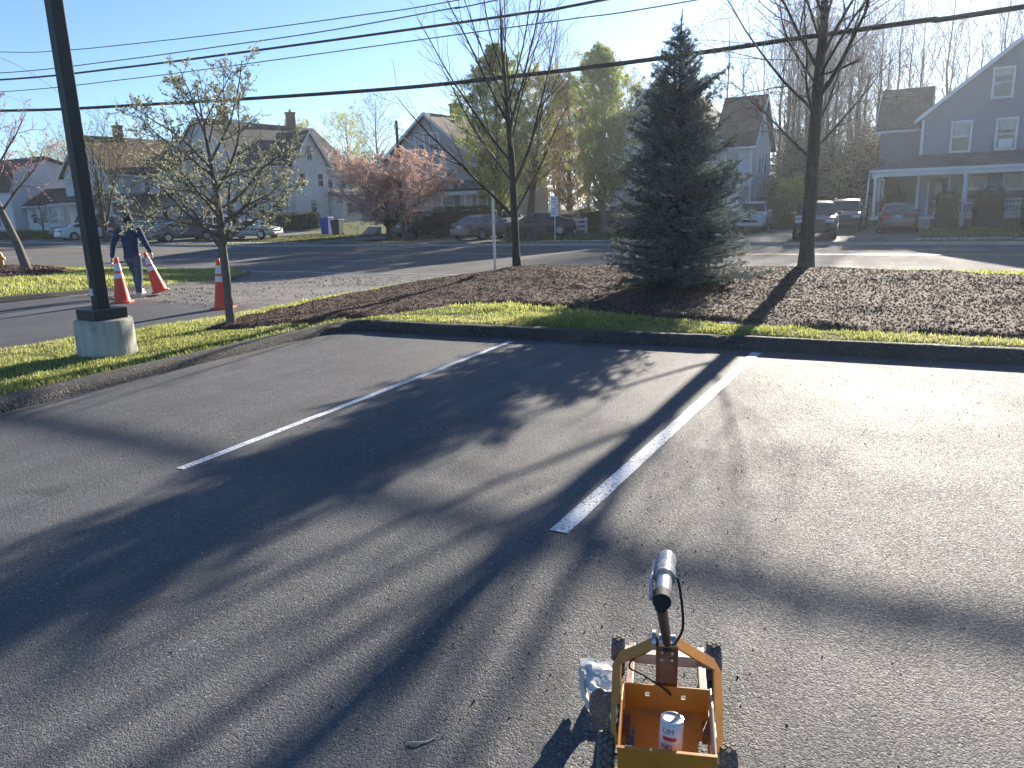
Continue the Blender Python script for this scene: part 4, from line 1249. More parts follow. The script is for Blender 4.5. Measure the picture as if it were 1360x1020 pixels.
# --- trees across the road ------------------------------------------------------------------------------
def leafy_tree(name, loc, H, prof, label, barkm, leafm, seed, nbr=60, trunk_r=.16, lean=(0, 0), leafn=14000, lsize=(.09, .17), group=None, bare_from=.12, el=.9, depth=3, fol='foliage', tintm=.5, forks=None, minr=.008):
    """crown radius follows prof: list of (height fraction, radius)"""
    rs = np.random.RandomState(seed)
    hs = [p[0] for p in prof]; rr = [p[1] for p in prof]
    tz_ = np.linspace(0, 1, 9)
    tp = np.stack([lean[0] * tz_ ** 1.3 + rs.normal(0, .006 * H, 9) * tz_, lean[1] * tz_ ** 1.3 + rs.normal(0, .006 * H, 9) * tz_, -.1 + tz_ * H * .97], 1)
    trk = (tp, np.concatenate([[trunk_r * 1.35], np.linspace(trunk_r, .012, 8)]))
    trunks = [trk]
    if forks:
        for (zf, az, an, L, r) in forks:
            p = np.array([np.interp(zf, tp[:, 2], tp[:, i]) for i in range(3)]); p[2] = zf
            d = np.array([math.sin(an) * math.cos(az), math.sin(an) * math.sin(az), math.cos(an)])
            trunks.append(bend(rs, p, d, L, r, .015, 9, .05, .05))
    L1 = []; L2 = []; L3 = []
    az = 0
    for i in range(nbr):
        t = bare_from + (.97 - bare_from) * (i + rs.uniform(0, 1)) / nbr
        R_ = np.interp(t, hs, rr)
        tk = trunks[rs.randint(len(trunks))]
        z = t * H
        zt = z - R_ * math.cos(el) * .55
        zt = max(zt, bare_from * H * .8)
        tkz = tk[0][:, 2]
        zt = min(max(zt, tkz[0] + .2), tkz[-1] - .1)
        p = np.array([np.interp(zt, tkz, tk[0][:, 0]), np.interp(zt, tkz, tk[0][:, 1]), zt])
        az += 2.4 + rs.normal(0, .3)
        d = np.array([math.cos(az) * math.sin(el), math.sin(az) * math.sin(el), math.cos(el)])
        L = R_ / max(.35, math.sin(el)) * rs.uniform(.75, 1.12)
        L1.append(bend(rs, p, d, max(.3, L), max(.012, trunk_r * .28 * (1 - t * .7)), .008, 7, .03, .07))
    for b in L1: L2 += kids(rs, b, 6, .2, 1, .7, .2, .42, .35, .55, .03, .1, 5, .35, minr)
    if depth > 2:
        for b in L2: L3 += kids(rs, b, 4, .2, 1, .7, .2, .5, .35, .6, .03, .12, 4, .5, minr * .8)
    lv = None
    if leafn:
        src = L3 + L2 if L3 else L2
        per = max(1, int(leafn / len(src)))
        P_, D_ = along(rs, src, per, lsize[1] * .5, .1); n = len(P_)
        V_, F_ = leaf_quads(P_, D_ + rs.normal(0, .9, D_.shape), rs.uniform(lsize[0], lsize[1], n), rs.uniform(lsize[0], lsize[1], n) * .6, rs)
        tt = np.clip(rs.normal(tintm, .2, n) + .7 * (vn(P_[:, 0] * 1.1 + P_[:, 1], P_[:, 2] * 1.1, seed) - .5), 0, 1)
        lv = (V_, F_, np.repeat(tt, 4), leafm)
    return make_tree(name, loc, label, 'tree', group, barkm, [trunks, L1, L2, L3] if L3 else [trunks, L1, L2], lv, fol, sides=(9, 5, 3, 3, 3))

def pos(px, n, lift=.05):
    d = ray(px, 300); t = n / d.y
    x = d.x * t
    return Vector((x, n, Tz(x, n) + lift))

def hgt(px, py, n):
    """height above the ground of the point seen there at distance n"""
    q = on_n(px, py, n)
    return q.z - Tz(q.x, n)

leafy_tree('pear_tree', pos(664, 43.5), 11.6, [(0, .3), (.12, 1.2), (.3, 2.5), (.5, 2.4), (.75, 1.4), (.95, .4), (1, .1)], 'columnar tree in fresh green leaf standing behind the thin white post', MT['barkB'], MT['leaf_spring'], 101, 90, .17, leafn=60000, lsize=(.07, .14), el=.6, group='leafing trees across the road')
leafy_tree('pear_tree', pos(801, 50.5), 11.6, [(0, .3), (.1, .9), (.25, 2.2), (.5, 2.1), (.8, 1.5), (.95, .6), (1, .1)], 'bright green column-shaped tree just left of the spruce', MT['barkC'], MT['leaf_spring'], 102, 95, .2, leafn=60000, lsize=(.08, .15), el=.55, group='leafing trees across the road', tintm=.6)
leafy_tree('dark_stem_tree', pos(703, 46.0), 10.0, [(0, .3), (.25, .8), (.5, 2.2), (.75, 2.4), (1, .6)], 'dark leaning trunk tree with thin yellow-green leaves behind the sign', MT['barkB'], MT['leaf_yellow'], 103, 60, .26, lean=(1.2, .4), leafn=24000, lsize=(.07, .13), bare_from=.3, el=.7, group='leafing trees across the road')
leafy_tree('amber_tree', pos(757, 62), 11.5, [(0, .3), (.1, 1.2), (.4, 2.6), (.7, 2.2), (1, .5)], 'amber-leaved tree between the two green column-shaped trees', MT['barkB'], MT['leaf_amber'], 104, 70, .2, leafn=30000, lsize=(.09, .17), el=.6, group='leafing trees across the road')
leafy_tree('tall_bare_tree', pos(742, 70), 17.0, [(0, .3), (.3, 1.2), (.6, 3.0), (.85, 2.6), (1, .8)], 'tall thin bare tree rising above the leafing trees left of the green column', MT['barkC'], MT['leaf_yellow'], 105, 60, .2, leafn=2500, lsize=(.08, .13), bare_from=.2, el=.45, group='bare trees behind the houses')
leafy_tree('tall_bare_tree', pos(782, 85), 16.0, [(0, .3), (.4, 1.5), (.7, 2.8), (1, .8)], 'bare twiggy treetop above the bright green column-shaped tree', MT['barkC'], MT['leaf_yellow'], 106, 50, .2, leafn=0, bare_from=.3, el=.45, group='bare trees behind the houses')
leafy_tree('red_budding_tree', pos(838, 86), 15.2, [(0, .3), (.3, 2), (.6, 4.4), (.85, 3.6), (1, 1)], 'russet budding tree above the white gable behind the spruce', MT['barkC'], MT['redbuds'], 107, 60, .25, leafn=12000, lsize=(.10, .18), bare_from=.2, el=.8, group='bare trees behind the houses')

# pink blossoming tree, two stems
rs = np.random.RandomState(41)
pc = pos(516, 41.3)
leafy_tree('blossom_tree', pc, 5.4, [(0, .5), (.2, 1.4), (.4, 3.3), (.65, 3.4), (.85, 2.4), (1, .8)], 'wide pink blossoming tree on the verge in front of the mauve house', MT['barkB'], MT['blossom'], 108, 90, .20, leafn=52000, lsize=(.06, .11), bare_from=.22, el=1.05, forks=[(.75, YAW, .85, 3.2, .12), (.8, YAW + 3.14, .8, 3.2, .12), (.9, YAW + 1.5, .7, 2.8, .09), (.9, YAW - 1.5, .7, 2.8, .09)])

# multi-stem dark tree by the white sedan
leafy_tree('multi_stem_tree', pos(138, 37.2), 8.0, [(0, .3), (.2, .8), (.5, 2.4), (.8, 2.6), (1, .8)], 'bare dark tree with several upright stems in front of the white sedan', MT['barkB'], MT['leaf_spring'], 109, 40, .2, leafn=1200, lsize=(.08, .13), bare_from=.3, el=.5,
           forks=[(.7, YAW, .35, 6, .12), (.8, YAW + 3, .5, 5.5, .12), (1.0, YAW + 1.5, .3, 6, .1)])
leafy_tree('small_purple_tree', pos(57, 43), 3.6, [(0, .3), (.3, .8), (.6, 1.7), (1, .6)], 'small bare purplish tree in front of the low white annex', MT['barkB'], MT['redbud'], 110, 26, .07, leafn=900, lsize=(.05, .09), bare_from=.25, el=.8)

# trees behind the left houses
for i, (px, n_, H_, lab, lf, ln, tint) in enumerate([
        (60, 66, 9.6, 'grey-green budding tree behind the low white annex', 'leaf_spring', 5000, .6),
        (100, 66, 10.8, 'pale budding tree rising left of the light pole', 'bud', 7000, .5),
        (112, 72, 7.2, 'yellowish leafing tree between the light pole and the brown roof', 'leaf_yellow', 9000, .5),
        (408, 92, 13.6, 'yellow-green tree rising behind the dark roof with two chimneys', 'leaf_yellow', 15000, .7),
        (470, 80, 12.6, 'light green open-crowned tree between the dark roof and the mauve gable', 'leaf_spring', 8000, .8),
        (508, 74, 13.8, 'large bare tree behind the mauve house, left of its gable', 'bud', 2600, .3),
        (20, 78, 8.6, 'hazy budding tree over the barn-shaped roof', 'bud', 6000, .3)]):
    leafy_tree('background_tree', pos(px, n_), H_, [(0, .3), (.25, 1.4), (.5, 3.6), (.75, 3.8), (1, 1.2)], lab, MT['barkC'], MT[lf], 200 + i, 55, .22, leafn=ln, lsize=(.12, .24), bare_from=.22, el=.8, group='trees behind the left houses', tintm=tint)

# --- the wood on the right ----------------------------------------------------------------------------
protos = []
for i in range(5):
    H_ = [15.5, 14, 16.5, 13, 15][i]
    o = leafy_tree('wood_tree', (0, 0, 0), H_, [(0, .3), (.3, .9), (.55, 2.0), (.8, 2.2), (1, .7)], 'tall leafless tree in the wood behind the white and blue houses', [MT['barkC'], MT['barkA'], MT['barkB']][i % 3], MT['redbuds'], 300 + i, 34, .15, lean=(rs.normal(0, .5), 0), leafn=500, lsize=(.06, .10), bare_from=.2, el=.5, fol='buds', group='bare trees of the wood', minr=.0075)
    protos.append(o)
rs = np.random.RandomState(77)
used = []
spots = [(1040, 60), (1062, 66), (1085, 59), (1105, 70), (1128, 61), (1150, 67), (1172, 60), (1195, 68), (1215, 72), (1050, 78), (1075, 84), (1095, 80), (1118, 88), (1140, 78), (1160, 86), (1182, 80), (1205, 90),
         (1240, 76), (1262, 82), (1285, 76), (1308, 84), (1330, 78), (1352, 82), (1375, 76), (1232, 92), (1300, 95), (1345, 96), (1025, 88), (1010, 96), (985, 100), (960, 95)] + [(1034 + 6.3 * k + (k * 37 % 11), 57 + (k * 53 % 38)) for k in range(16)]
for i, (px, n_) in enumerate(spots):
    n_ = 78 + (n_ - 57) * .65
    p = pos(px + rs.normal(0, 4), n_)
    s = rs.uniform(.85, 1.10) * (n_ / 64.0) ** .8
    if i < 5:
        o = protos[i]; o.location = p; o.rotation_euler = (0, 0, rs.uniform(0, 6)); o.scale = (s, s, s)
    else:
        copy_thing(protos[i % 5], p, rs.uniform(0, 6.28), s)

def thicket(name, label, pts, n, hmax, mat, lsz, seed, kind=None, cat=None, stems=0, group=None):
    """pts: (x, y, rx, ry, h) clumps of brush"""
    rs = np.random.RandomState(seed)
    P_ = []; st = []
    w8 = np.array([a[2] * a[3] * a[4] for a in pts]); w8 = w8 / w8.sum()
    for (x, y, rx, ry, h), k in zip(pts, w8):
        m = int(n * k)
        u = rs.normal(0, .45, (m, 2)); u = np.clip(u, -1, 1)
        z = rs.uniform(0, 1, m) ** .8 * h * np.sqrt(np.clip(1.05 - (u ** 2).sum(1), .05, 1)) * (.7 + .5 * vn(u[:, 0] * 3 + x, u[:, 1] * 3, seed))
        xx, yy = x + u[:, 0] * rx, y + u[:, 1] * ry
        P_.append(np.stack([xx, yy, T(xx, yy) + .05 + z], 1))
        for _ in range(int(stems * k)):
            a, b = rs.normal(0, .4, 2)
            st.append(bend(rs, np.array([x + a * rx, y + b * ry, Tz(x, y)]), np.array([rs.normal(0, .25), rs.normal(0, .25), 1]), h * rs.uniform(.7, 1.25), .022, .006, 5, .0, .06))
    P_ = np.concatenate(P_); m = len(P_)
    D_ = rs.normal(0, 1, P_.shape)
    V_, F_ = leaf_quads(P_, D_, rs.uniform(lsz * .6, lsz * 1.4, m), rs.uniform(lsz * .3, lsz * .8, m), rs)
    tt = np.clip(rs.normal(.5, .2, m) + .6 * (vn(P_[:, 0] * .8, P_[:, 2] * 1.2, seed + 1) - .5), 0, 1)
    ob = np_mesh(name, V_, F_, mat, tint=np.repeat(tt, 4))
    if kind: tag(ob, label, None, None, kind)
    else: tag(ob, label, cat, group)
    if st:
        v, f = tubes_np(st, 3)
        np_mesh('stems', v, f, MT['barkB'], ob)
    return ob
def pp(px, n_): q = pos(px, n_); return q.x, q.y
cl = []
for px in range(1030, 1225, 14):
    x, y = pp(px, 57 + (px * 7 % 9)); cl.append((x, y, 1.6, 1.4, 3.4 + (px * 13 % 10) * .22))
    x, y = pp(px + 6, 66 + (px * 5 % 11)); cl.append((x, y, 2.2, 1.6, 5.0 + (px * 11 % 10) * .25))
thicket('undergrowth', 'dense brown brush filling the wood between the white and blue houses', cl, 150000, 5, MT['brush'], .17, 401, 'stuff', stems=900)
x, y = pp(1048, 54); thicket('forsythia_bush', 'yellow flowering bush beside the corner of the white house', [(x, y, 1.3, 1.1, 3.4)], 6000, 3, MT['forsythia'], .10, 402, None, 'bush', 20)
x, y = pp(1160, 60); thicket('yellow_leaf_bush', 'tall yellow-leaved bush in the brown brush left of the blue house', [(x, y, 1.4, 1.3, 6.6)], 3600, 3, MT['leaf_yellow'], .12, 403, None, 'bush', 20)
x, y = pp(1046, 50.3); thicket('dark_bush', 'rounded dark bush between the silver and black cars', [(x, y, 1.9, 1.3, 2.6), (x - .8, y, 1.2, 1.2, 2.1)], 12000, 2, MT['hedge'], .08, 404, None, 'bush', 10)

# clipped shrubs before the porch
def hedge(name, label, x0, x1, y0, y1, h, mat, n, lsz, seed, cat='hedge', round_=.25, group=None, zb=None):
    rs = np.random.RandomState(seed)
    root = empty(name, ((x0 + x1) / 2, (y0 + y1) / 2, Tz((x0 + x1) / 2, (y0 + y1) / 2) + .05), 0, label, cat, group)
    hx, hy = (x1 - x0) / 2, (y1 - y0) / 2
    # shell and inside of a rounded block
    u = rs.uniform(-1, 1, (n, 3)); ax = rs.randint(0, 3, n)
    k = rs.uniform(0, 1, n) < .75
    s = np.sign(rs.uniform(-1, 1, n))
    for a in range(3):
        m = k & (ax == a); u[m, a] = s[m] * rs.uniform(.88, 1.02, m.sum())
    u[:, 2] = np.where(u[:, 2] < -1, -1, u[:, 2])
    ln = (np.abs(u) ** 6).sum(1) ** (1 / 6); u = np.where((ln > 1)[:, None], u / ln[:, None], u)
    P_ = np.stack([u[:, 0] * hx, u[:, 1] * hy, (u[:, 2] + 1) / 2 * h * (.93 + .14 * vn(u[:, 0] * 3, u[:, 1] * 2, seed))], 1)
    P_ += rs.normal(0, .03, P_.shape)
    V_, F_ = leaf_quads(P_, rs.normal(0, 1, P_.shape), rs.uniform(lsz * .6, lsz * 1.4, n), rs.uniform(lsz * .4, lsz, n), rs)
    np_mesh('foliage', V_, F_, mat, root, tint=np.repeat(np.clip(rs.normal(.45, .25, n), 0, 1), 4))
    st = []
    for i in range(int(8 + 6 * hx)):
        st.append(bend(rs, np.array([rs.uniform(-hx, hx) * .8, rs.uniform(-hy, hy) * .6, -.1]), np.array([rs.normal(0, .2), rs.normal(0, .2), 1]), h * .9, .02, .006, 5, 0, .08))
    v, f = tubes_np(st, 4); np_mesh('stems', v, f, MT['barkB'], root)
    # dark woody heart so that the hedge is not see-through
    mb = MB(); mb.box((0, 0, h * .45), (hx * 1.7, hy * 1.5, h * .84)); mb.build('heart', MT['barkB'], root, bevel=.1)
    return root
hedge('porch_shrub', 'clipped dark shrub before the porch rail, left of the two', 1.35 - .3, 2.75 - .3, 49.0, 50.0, 2.0, MT['hedge'], 5000, .07, 501, 'shrub', group='clipped shrubs in front of the blue porch')
hedge('porch_shrub', 'clipped dark shrub before the porch post at the right', 3.3, 4.5, 49.1, 50.0, 2.1, MT['hedge'], 5000, .07, 502, 'shrub', group='clipped shrubs in front of the blue porch')
hedge('porch_shrub', 'dark shrub behind the parked dark red sedan', -.75, .35, 48.9, 49.9, 2.0, MT['hedge'], 4000, .07, 503, 'shrub', group='clipped shrubs in front of the blue porch')
x, y = pp(615, 45.6)
hedge('tall_hedge', 'tall dark clipped hedge between the navy car and the maroon sedan', x - 2.2, x + 2.6, y - .8, y + .8, 2.0, MT['hedge'], 16000, .07, 504)
x, y = pp(697, 38.6)
hedge('brown_hedge', 'low brown clipped hedge beside the road in front of the parked sedan', x - 1.15, x + 1.15, y - .5, y + .5, 1.05, MT['hedge_dry'], 9000, .05, 505)
x, y = pp(400, 54.0)
hedge('dark_hedge', 'long dark hedge beside the blue wheeled bin', x - 4.2, x + 2.2, y - .6, y + .6, 1.5, MT['hedge'], 12000, .08, 506)
x, y = pp(745, 49.5)
hedge('grey_shrub', 'pale twiggy shrub behind the white road sign', x - 1.5, x + 1.3, y - .7, y + .7, 1.5, MT['hedge_dry'], 5000, .06, 507, 'shrub')
x, y = pp(815, 53.5)
hedge('dark_hedge', 'dark hedge behind the trunk of the bright green column tree', x - 3, x + 3.5, y - .6, y + .6, 1.6, MT['hedge'], 12000, .08, 508)
x, y = pp(8, 40.5)
hedge('yellow_green_hedge', 'yellow-green low hedge at the far left beside the white sedan', x - 4, x + 6, y - .6, y + .6, .85, MT['leaf_spring'], 8000, .08, 509)
# the far-off wood behind everything
rs = np.random.RandomState(88)
P_ = []
xx = rs.uniform(-330, 120, 170000)
yy = 118 + rs.uniform(0, 26, 170000)
top = 6.5 + 5.0 * vn(xx * .05, xx * 0, 601) + 3.0 * vn(xx * .22, xx * 0, 602)
zz = rs.uniform(0, 1, 170000) ** .75 * top
P_ = np.stack([xx, yy, T(xx, yy) + zz], 1)
V_, F_ = leaf_quads(P_, rs.normal(0, 1, P_.shape), rs.uniform(.35, .9, len(P_)), rs.uniform(.12, .4, len(P_)), rs)
tt = np.clip(rs.normal(.5, .2, len(P_)) + .8 * (vn(xx * .08, zz * .3, 603) - .5), 0, 1)
ob = np_mesh('distant_woods', V_, F_, MT['brush'], tint=np.repeat(tt, 4)); tag(ob, 'brown far-off wood on the skyline', kind='stuff')
st = []
for i in range(900):
    x = rs.uniform(-330, 120); st.append(bend(rs, np.array([x, 117 + rs.uniform(0, 20), 0]), np.array([rs.normal(0, .1), 0, 1]), rs.uniform(7, 14), .12, .02, 5, 0, .05))
v, f = tubes_np(st, 3); np_mesh('trunks', v, f, MT['barkC'], ob)
# ------------------------------------------------------------------ parked cars
CAR = {}
def interp(prof, x):
    xs = [p[0] for p in prof]; return float(np.interp(x, xs, [p[1] for p in prof]))

SHAPES = {
 'sedan': dict(L=4.75, W=1.80, wr=.325, wx=(-1.38, 1.42), sill=.22,
    deck=[(-2.37, .62), (-2.33, .88), (-2.2, 1.0), (-1.6, 1.04), (1.1, .98), (1.9, .86), (2.25, .74), (2.37, .52)],
    roof=[(-1.72, 1.02), (-1.1, 1.34), (-.6, 1.43), (.0, 1.45), (.45, 1.39), (1.18, .98)],
    side=[(-1.25, -.42), (-.36, .72)], tail=.80, head=.70),
 'suv': dict(L=4.65, W=1.86, wr=.36, wx=(-1.35, 1.42), sill=.28,
    deck=[(-2.3, .62), (-2.28, 1.02), (-2.2, 1.08), (0, 1.08), (1.0, 1.08), (1.8, 1.0), (2.2, .88), (2.32, .56)],
    roof=[(-2.24, 1.07), (-2.0, 1.60), (-1.2, 1.68), (.0, 1.67), (.35, 1.60), (1.15, 1.06)],
    side=[(-1.98, -1.2), (-1.12, -.22), (-.14, .72)], tail=1.0, head=.84),
 'van': dict(L=5.0, W=1.95, wr=.345, wx=(-1.5, 1.55), sill=.25,
    deck=[(-2.5, .6), (-2.48, 1.02), (-2.4, 1.08), (0, 1.06), (1.35, 1.04), (2.0, .94), (2.4, .80), (2.5, .54)],
    roof=[(-2.44, 1.06), (-2.25, 1.66), (-1.3, 1.76), (.0, 1.75), (.5, 1.66), (1.65, 1.02)],
    side=[(-2.2, -1.15), (-1.07, -.05), (.03, 1.0)], tail=1.05, head=.82),
}
def make_car(kind):
    S = SHAPES[kind]; W2 = S['W'] / 2
    x0, x1 = S['deck'][0][0], S['deck'][-1][0]
    xs = sorted(set(list(np.linspace(x0, x1, 25)) + [p[0] for p in S['deck']]))
    # body shell up to the belt, lofted along its length
    V = []; n = 0
    ring = []
    for x in xs:
        d = interp(S['deck'], x)
        e = min(1.0, (min(x - x0, x1 - x) / .55))
        nar = .80 + .20 * math.sin(max(0, e) * math.pi / 2)
        w_ = W2 * nar
        zb = S['sill'] + (.10 * (1 - e))
        wh = min(abs(x - S['wx'][0]), abs(x - S['wx'][1]))
        pts = [(w_ * .90, zb), (w_ * .985, zb + .10), (w_, zb + (d - zb) * .48), (w_ * .985, zb + (d - zb) * .78), (w_ * .93, d - .035), (w_ * .84, d), (w_ * .4, d + .018), (0, d + .022)]
        ring.append(pts)
    m = len(ring[0])
    full = []
    for x, pts in zip(xs, ring):
        full.append([(x, y, z) for y, z in pts] + [(x, -y, z) for y, z in pts[-2::-1]])
    k = len(full[0])
    mb = MB()
    vs = [p for r in full for p in r]
    fs = [(i * k + j, i * k + j + 1, (i + 1) * k + j + 1, (i + 1) * k + j) for i in range(len(full) - 1) for j in range(k - 1)]
    fs += [(i * k, (i + 1) * k, (i + 1) * k + k - 1, i * k + k - 1) for i in range(len(full) - 1)]
    fs += [tuple(range(k)), tuple(range((len(full) - 1) * k + k - 1, (len(full) - 1) * k - 1, -1))]
    mb.add(vs, fs)
    # greenhouse
    rp = S['roof']
    gx = sorted(set(list(np.linspace(rp[0][0], rp[-1][0], 17)) + [p[0] for p in rp]))
    def gh(x, s, t):
        """side point of the cabin; t 0 belt .. 1 roof edge"""
        zr = interp(rp, x); zd = interp(S['deck'], x) - .02
        zt = max(zr, zd + .004)
        full_h = 1.45 - 1.0 if kind == 'sedan' else .6
        f = (zt - zd) / full_h
        yb, yt = W2 * .90, W2 * (.90 - .22 * min(1, f))
        return (x, s * (yb + (yt - yb) * t), zd + (zt - zd) * (t * .96))
    vs = []; 
    for x in gx:
        a = gh(x, 1, 0); b = gh(x, 1, 1)
        zt = interp(rp, x)
        row = [a, gh(x, 1, .5), b, (x, b[1] * .6, max(zt, b[2])), (x, 0, max(zt, b[2]) + .008)]
        vs += row + [(p[0], -p[1], p[2]) for p in row[-2::-1]]
    k = 9
    fs = [(i * k + j, i * k + j + 1, (i + 1) * k + j + 1, (i + 1) * k + j) for i in range(len(gx) - 1) for j in range(k - 1)]
    mb.add(vs, fs)
    me = {}
    me['body'] = mb
    # glass: side lights, windscreen, rear window, set just outside the skin
    glass = []
    for s in (-1, 1):
        for a, b in S['side']:
            q = MB(); g0 = []
            def ok(x): return interp(rp, x) - interp(S['deck'], x)
            N = 5
            top = []; bot = []
            for i in range(N):
                x = a + (b - a) * i / (N - 1)
                h = ok(x)
                tl = .88
                bt = gh(x, s, .10); tp_ = gh(x, s, tl)
                bot.append((bt[0], bt[1] + s * .010, bt[2])); top.append((tp_[0], tp_[1] + s * .010, tp_[2]))
            inn = [(p[0], p[1] - s * .03, p[2]) for p in bot + top]
            vv = bot + top + inn
            fs = [(i, i + 1, N + i + 1, N + i) for i in range(N - 1)]
            q.add(vv, fs + [(0, N, 3 * N, 2 * N), (N - 1, 3 * N - 1, 4 * N - 1, 2 * N - 1)])
            glass.append(('side_window', q))
    def screen(i0, i1, s, nm):
        (xa, za), (xb, zb) = rp[i0], rp[i1]
        q = MB()
        nx, nz = (zb - za), -(xb - xa)
        L = math.hypot(nx, nz); nx, nz = nx / L * .014, nz / L * .014
        if nz < 0: nx, nz = -nx, -nz
        ya = W2 * .84; yb = W2 * .68
        fr = .07
        pa = (xa + (xb - xa) * fr + nx, za + (zb - za) * fr + nz); pb = (xa + (xb - xa) * .93 + nx, za + (zb - za) * .93 + nz)
        if za > zb: ya, yb = yb, ya
        vv = []
        for t in (0, .5, 1):
            x = pa[0] + (pb[0] - pa[0]) * t; z = pa[1] + (pb[1] - pa[1]) * t; y = ya + (yb - ya) * t
            for u in (-1, -.5, 0, .5, 1): vv.append((x + (.03 * (1 - u * u) if s > 0 else -.02 * (1 - u * u)) * (.4), y * u, z + .012 * (1 - u * u)))
        q.add(vv, [(r * 5 + c, r * 5 + c + 1, (r + 1) * 5 + c + 1, (r + 1) * 5 + c) for r in (0, 1) for c in range(4)])
        glass.append((nm, q))
    screen(0, 1, -1, 'rear_window'); screen(len(rp) - 2, len(rp) - 1, 1, 'windscreen')
    me['glass'] = glass
    return S, me

LAMP_R = simple("red_lamp_glass", (.32, .015, .012), .2, .2, 6)
LAMP_W = simple("clear_lamp_glass", (.50, .51, .52), .12, .2, 8)
PLATE = simple("plate_pale_blue", (.34, .42, .55), .5, .1, 8)
PLATE2 = simple("plate_white", (.55, .56, .57), .5, .1, 8)
RIM = simple("alloy_rim", (.38, .39, .40), .35, .2, 9, 0, 50, .8)
_carmesh = {}
def car(kind, loc, rz, paint, label, roofrails=False, plate=PLATE, name='parked_car', flip=False):
    root = empty(name, loc, rz, label, 'car', 'cars parked by the houses')
    if kind not in _carmesh: _carmesh[kind] = make_car(kind)
    S, me = _carmesh[kind]
    W2 = S['W'] / 2
    key = kind + '_body'
    def reuse(key, fn, name, mat, **kw):
        if key in CAR:
            m2 = CAR[key].copy() if mat is not None else CAR[key]
            m2.materials.clear(); m2.materials.append(mat)
            o = bpy.data.objects.new(name, m2); COL.objects.link(o); o.parent = root
        else:
            o = fn().build(name, mat, root, **kw); CAR[key] = o.data
        return o
    reuse(key, lambda: me['body'], 'body', paint, smooth=True)
    for i, (nm, q) in enumerate(me['glass']):
        reuse(kind + nm + str(i), lambda: q, nm, MT['carglass'], smooth=True)
    for x in S['wx']:
        for s in (-1, 1):
            m = MB(); r = S['wr']
            mt = Matrix.Rotation(R(90), 3, 'X')
            m.lathe([(r * .62, -.11), (r * .93, -.11), (r, -.07), (r, .07), (r * .93, .11), (r * .62, .11)], 24, (x, s * (W2 - .09), r), mt)
            tyre = m.build('wheel', MT['black'], root, smooth=True)
            m = MB(); m.lathe([(r * .3, -.118), (r * .64, -.116), (r * .66, -.09), (r * .66, .09), (r * .64, .116), (r * .3, .118)], 18, (x, s * (W2 - .09), r), mt)
            for kq in range(5):
                a = kq * 1.2566
                m.box((x + math.cos(a) * r * .36, s * (W2 + .027), r + math.sin(a) * r * .36), (r * .5, .012, r * .12), mat=Matrix.Rotation(-a, 3, 'Y'))
            m.build('rim', RIM, tyre, smooth=True)
            m = MB(); m.lathe([(r * 1.13, -.015), (r * 1.15, 0), (r * 1.13, .012)], 24, (x, s * (W2 - .012), r + .015), mt)
            m.build('wheel_arch', MT['black'], root, smooth=True)
    x0, x1 = S['deck'][0][0], S['deck'][-1][0]
    for s in (-1, 1):
        m = MB(); m.box((x0 + .10, s * W2 * .66, S['tail'] - .03), (.20, W2 * .42, .15 if kind == 'sedan' else .34)); m.build('tail_lamp', LAMP_R, root, bevel=.03)
        m = MB(); m.box((x1 - .16, s * W2 * .68, S['head'] - .02), (.26, W2 * .40, .13)); m.build('headlight', LAMP_W, root, bevel=.035)
        m = MB(); xm = S['roof'][-1][0] - .28; m.box((xm, s * (W2 + .06), interp(S['deck'], xm) + .06), (.16, .20, .13)); m.build('mirror', paint, root, bevel=.04)
        for a, b in S['side'][-2:]:
            m = MB(); m.box((a + .12, s * (W2 * .992), interp(S['deck'], a) - .12), (.16, .03, .03)); m.build('handle', MT['chrome'], root)
    m = MB(); m.box((x1 + .005, 0, .40), (.10, W2 * 1.5, .20)); m.build('front_bumper', paint, root, bevel=.05)
    m = MB(); m.box((x1 - .02, 0, .60), (.10, W2 * .95, .13)); m.build('grille', MT['black'], root, bevel=.02)
    m = MB(); m.box((x0 - .005, 0, .42), (.10, W2 * 1.55, .22)); m.build('rear_bumper', paint, root, bevel=.05)
    m = MB(); m.box((x0 - .012 if kind != 'sedan' else x0 - .0, 0, .78), (.05, .32, .16)); m.build('number_plate', plate, root)
    if roofrails:
        for s in (-1, 1):
            m = MB(); xa, xb = S['roof'][1][0] + .1, S['roof'][-2][0] - .1
            zt = max(p[1] for p in S['roof'])
            m.tube([(xa, s * W2 * .62, zt - .05), (xa + .1, s * W2 * .63, zt + .045), (xb - .1, s * W2 * .63, zt + .045), (xb, s * W2 * .62, zt - .06)], .022, 6); m.build('roof_rail', MT['chrome'], root)
    return root

PT = {k: paint_mat(k + "_car_paint", c) for k, c in dict(white=(.62, .62, .62), navy=(.022, .032, .055), teal=(.02, .13, .20), grey=(.085, .09, .10), maroon=(.09, .022, .03), darkred=(.055, .018, .022), silver=(.42, .42, .41), black=(.014, .014, .016), brown=(.19, .115, .10), dark=(.025, .027, .03)).items()}
N90 = R(90)
def cpos(px, n_, lift=.14): 
    q = pos(px, n_, lift); return q
car('sedan', cpos(116, 39.8, .07), N90 - .25, PT['white'], 'white sedan behind the light pole, its red tail lamp showing', plate=PLATE2)
car('van', cpos(132, 46, .07), R(0), PT['dark'], 'dark van standing behind the white sedan and the multi-stem tree')
car('suv', cpos(166, 43.2), N90 + .3, PT['maroon'], 'dark purplish SUV with red tail lamps parked beside the teal car')
car('sedan', cpos(186, 40.6), R(180) - .3, PT['teal'], 'teal-blue car parked behind the man with cones')
car('sedan', cpos(242, 39.4), N90 - .35, PT['grey'], 'grey four-door sedan parked right of the teal car', plate=PLATE2)
car('suv', cpos(272, 46.5), N90, PT['maroon'], 'maroon SUV mostly hidden behind the grey sedan')
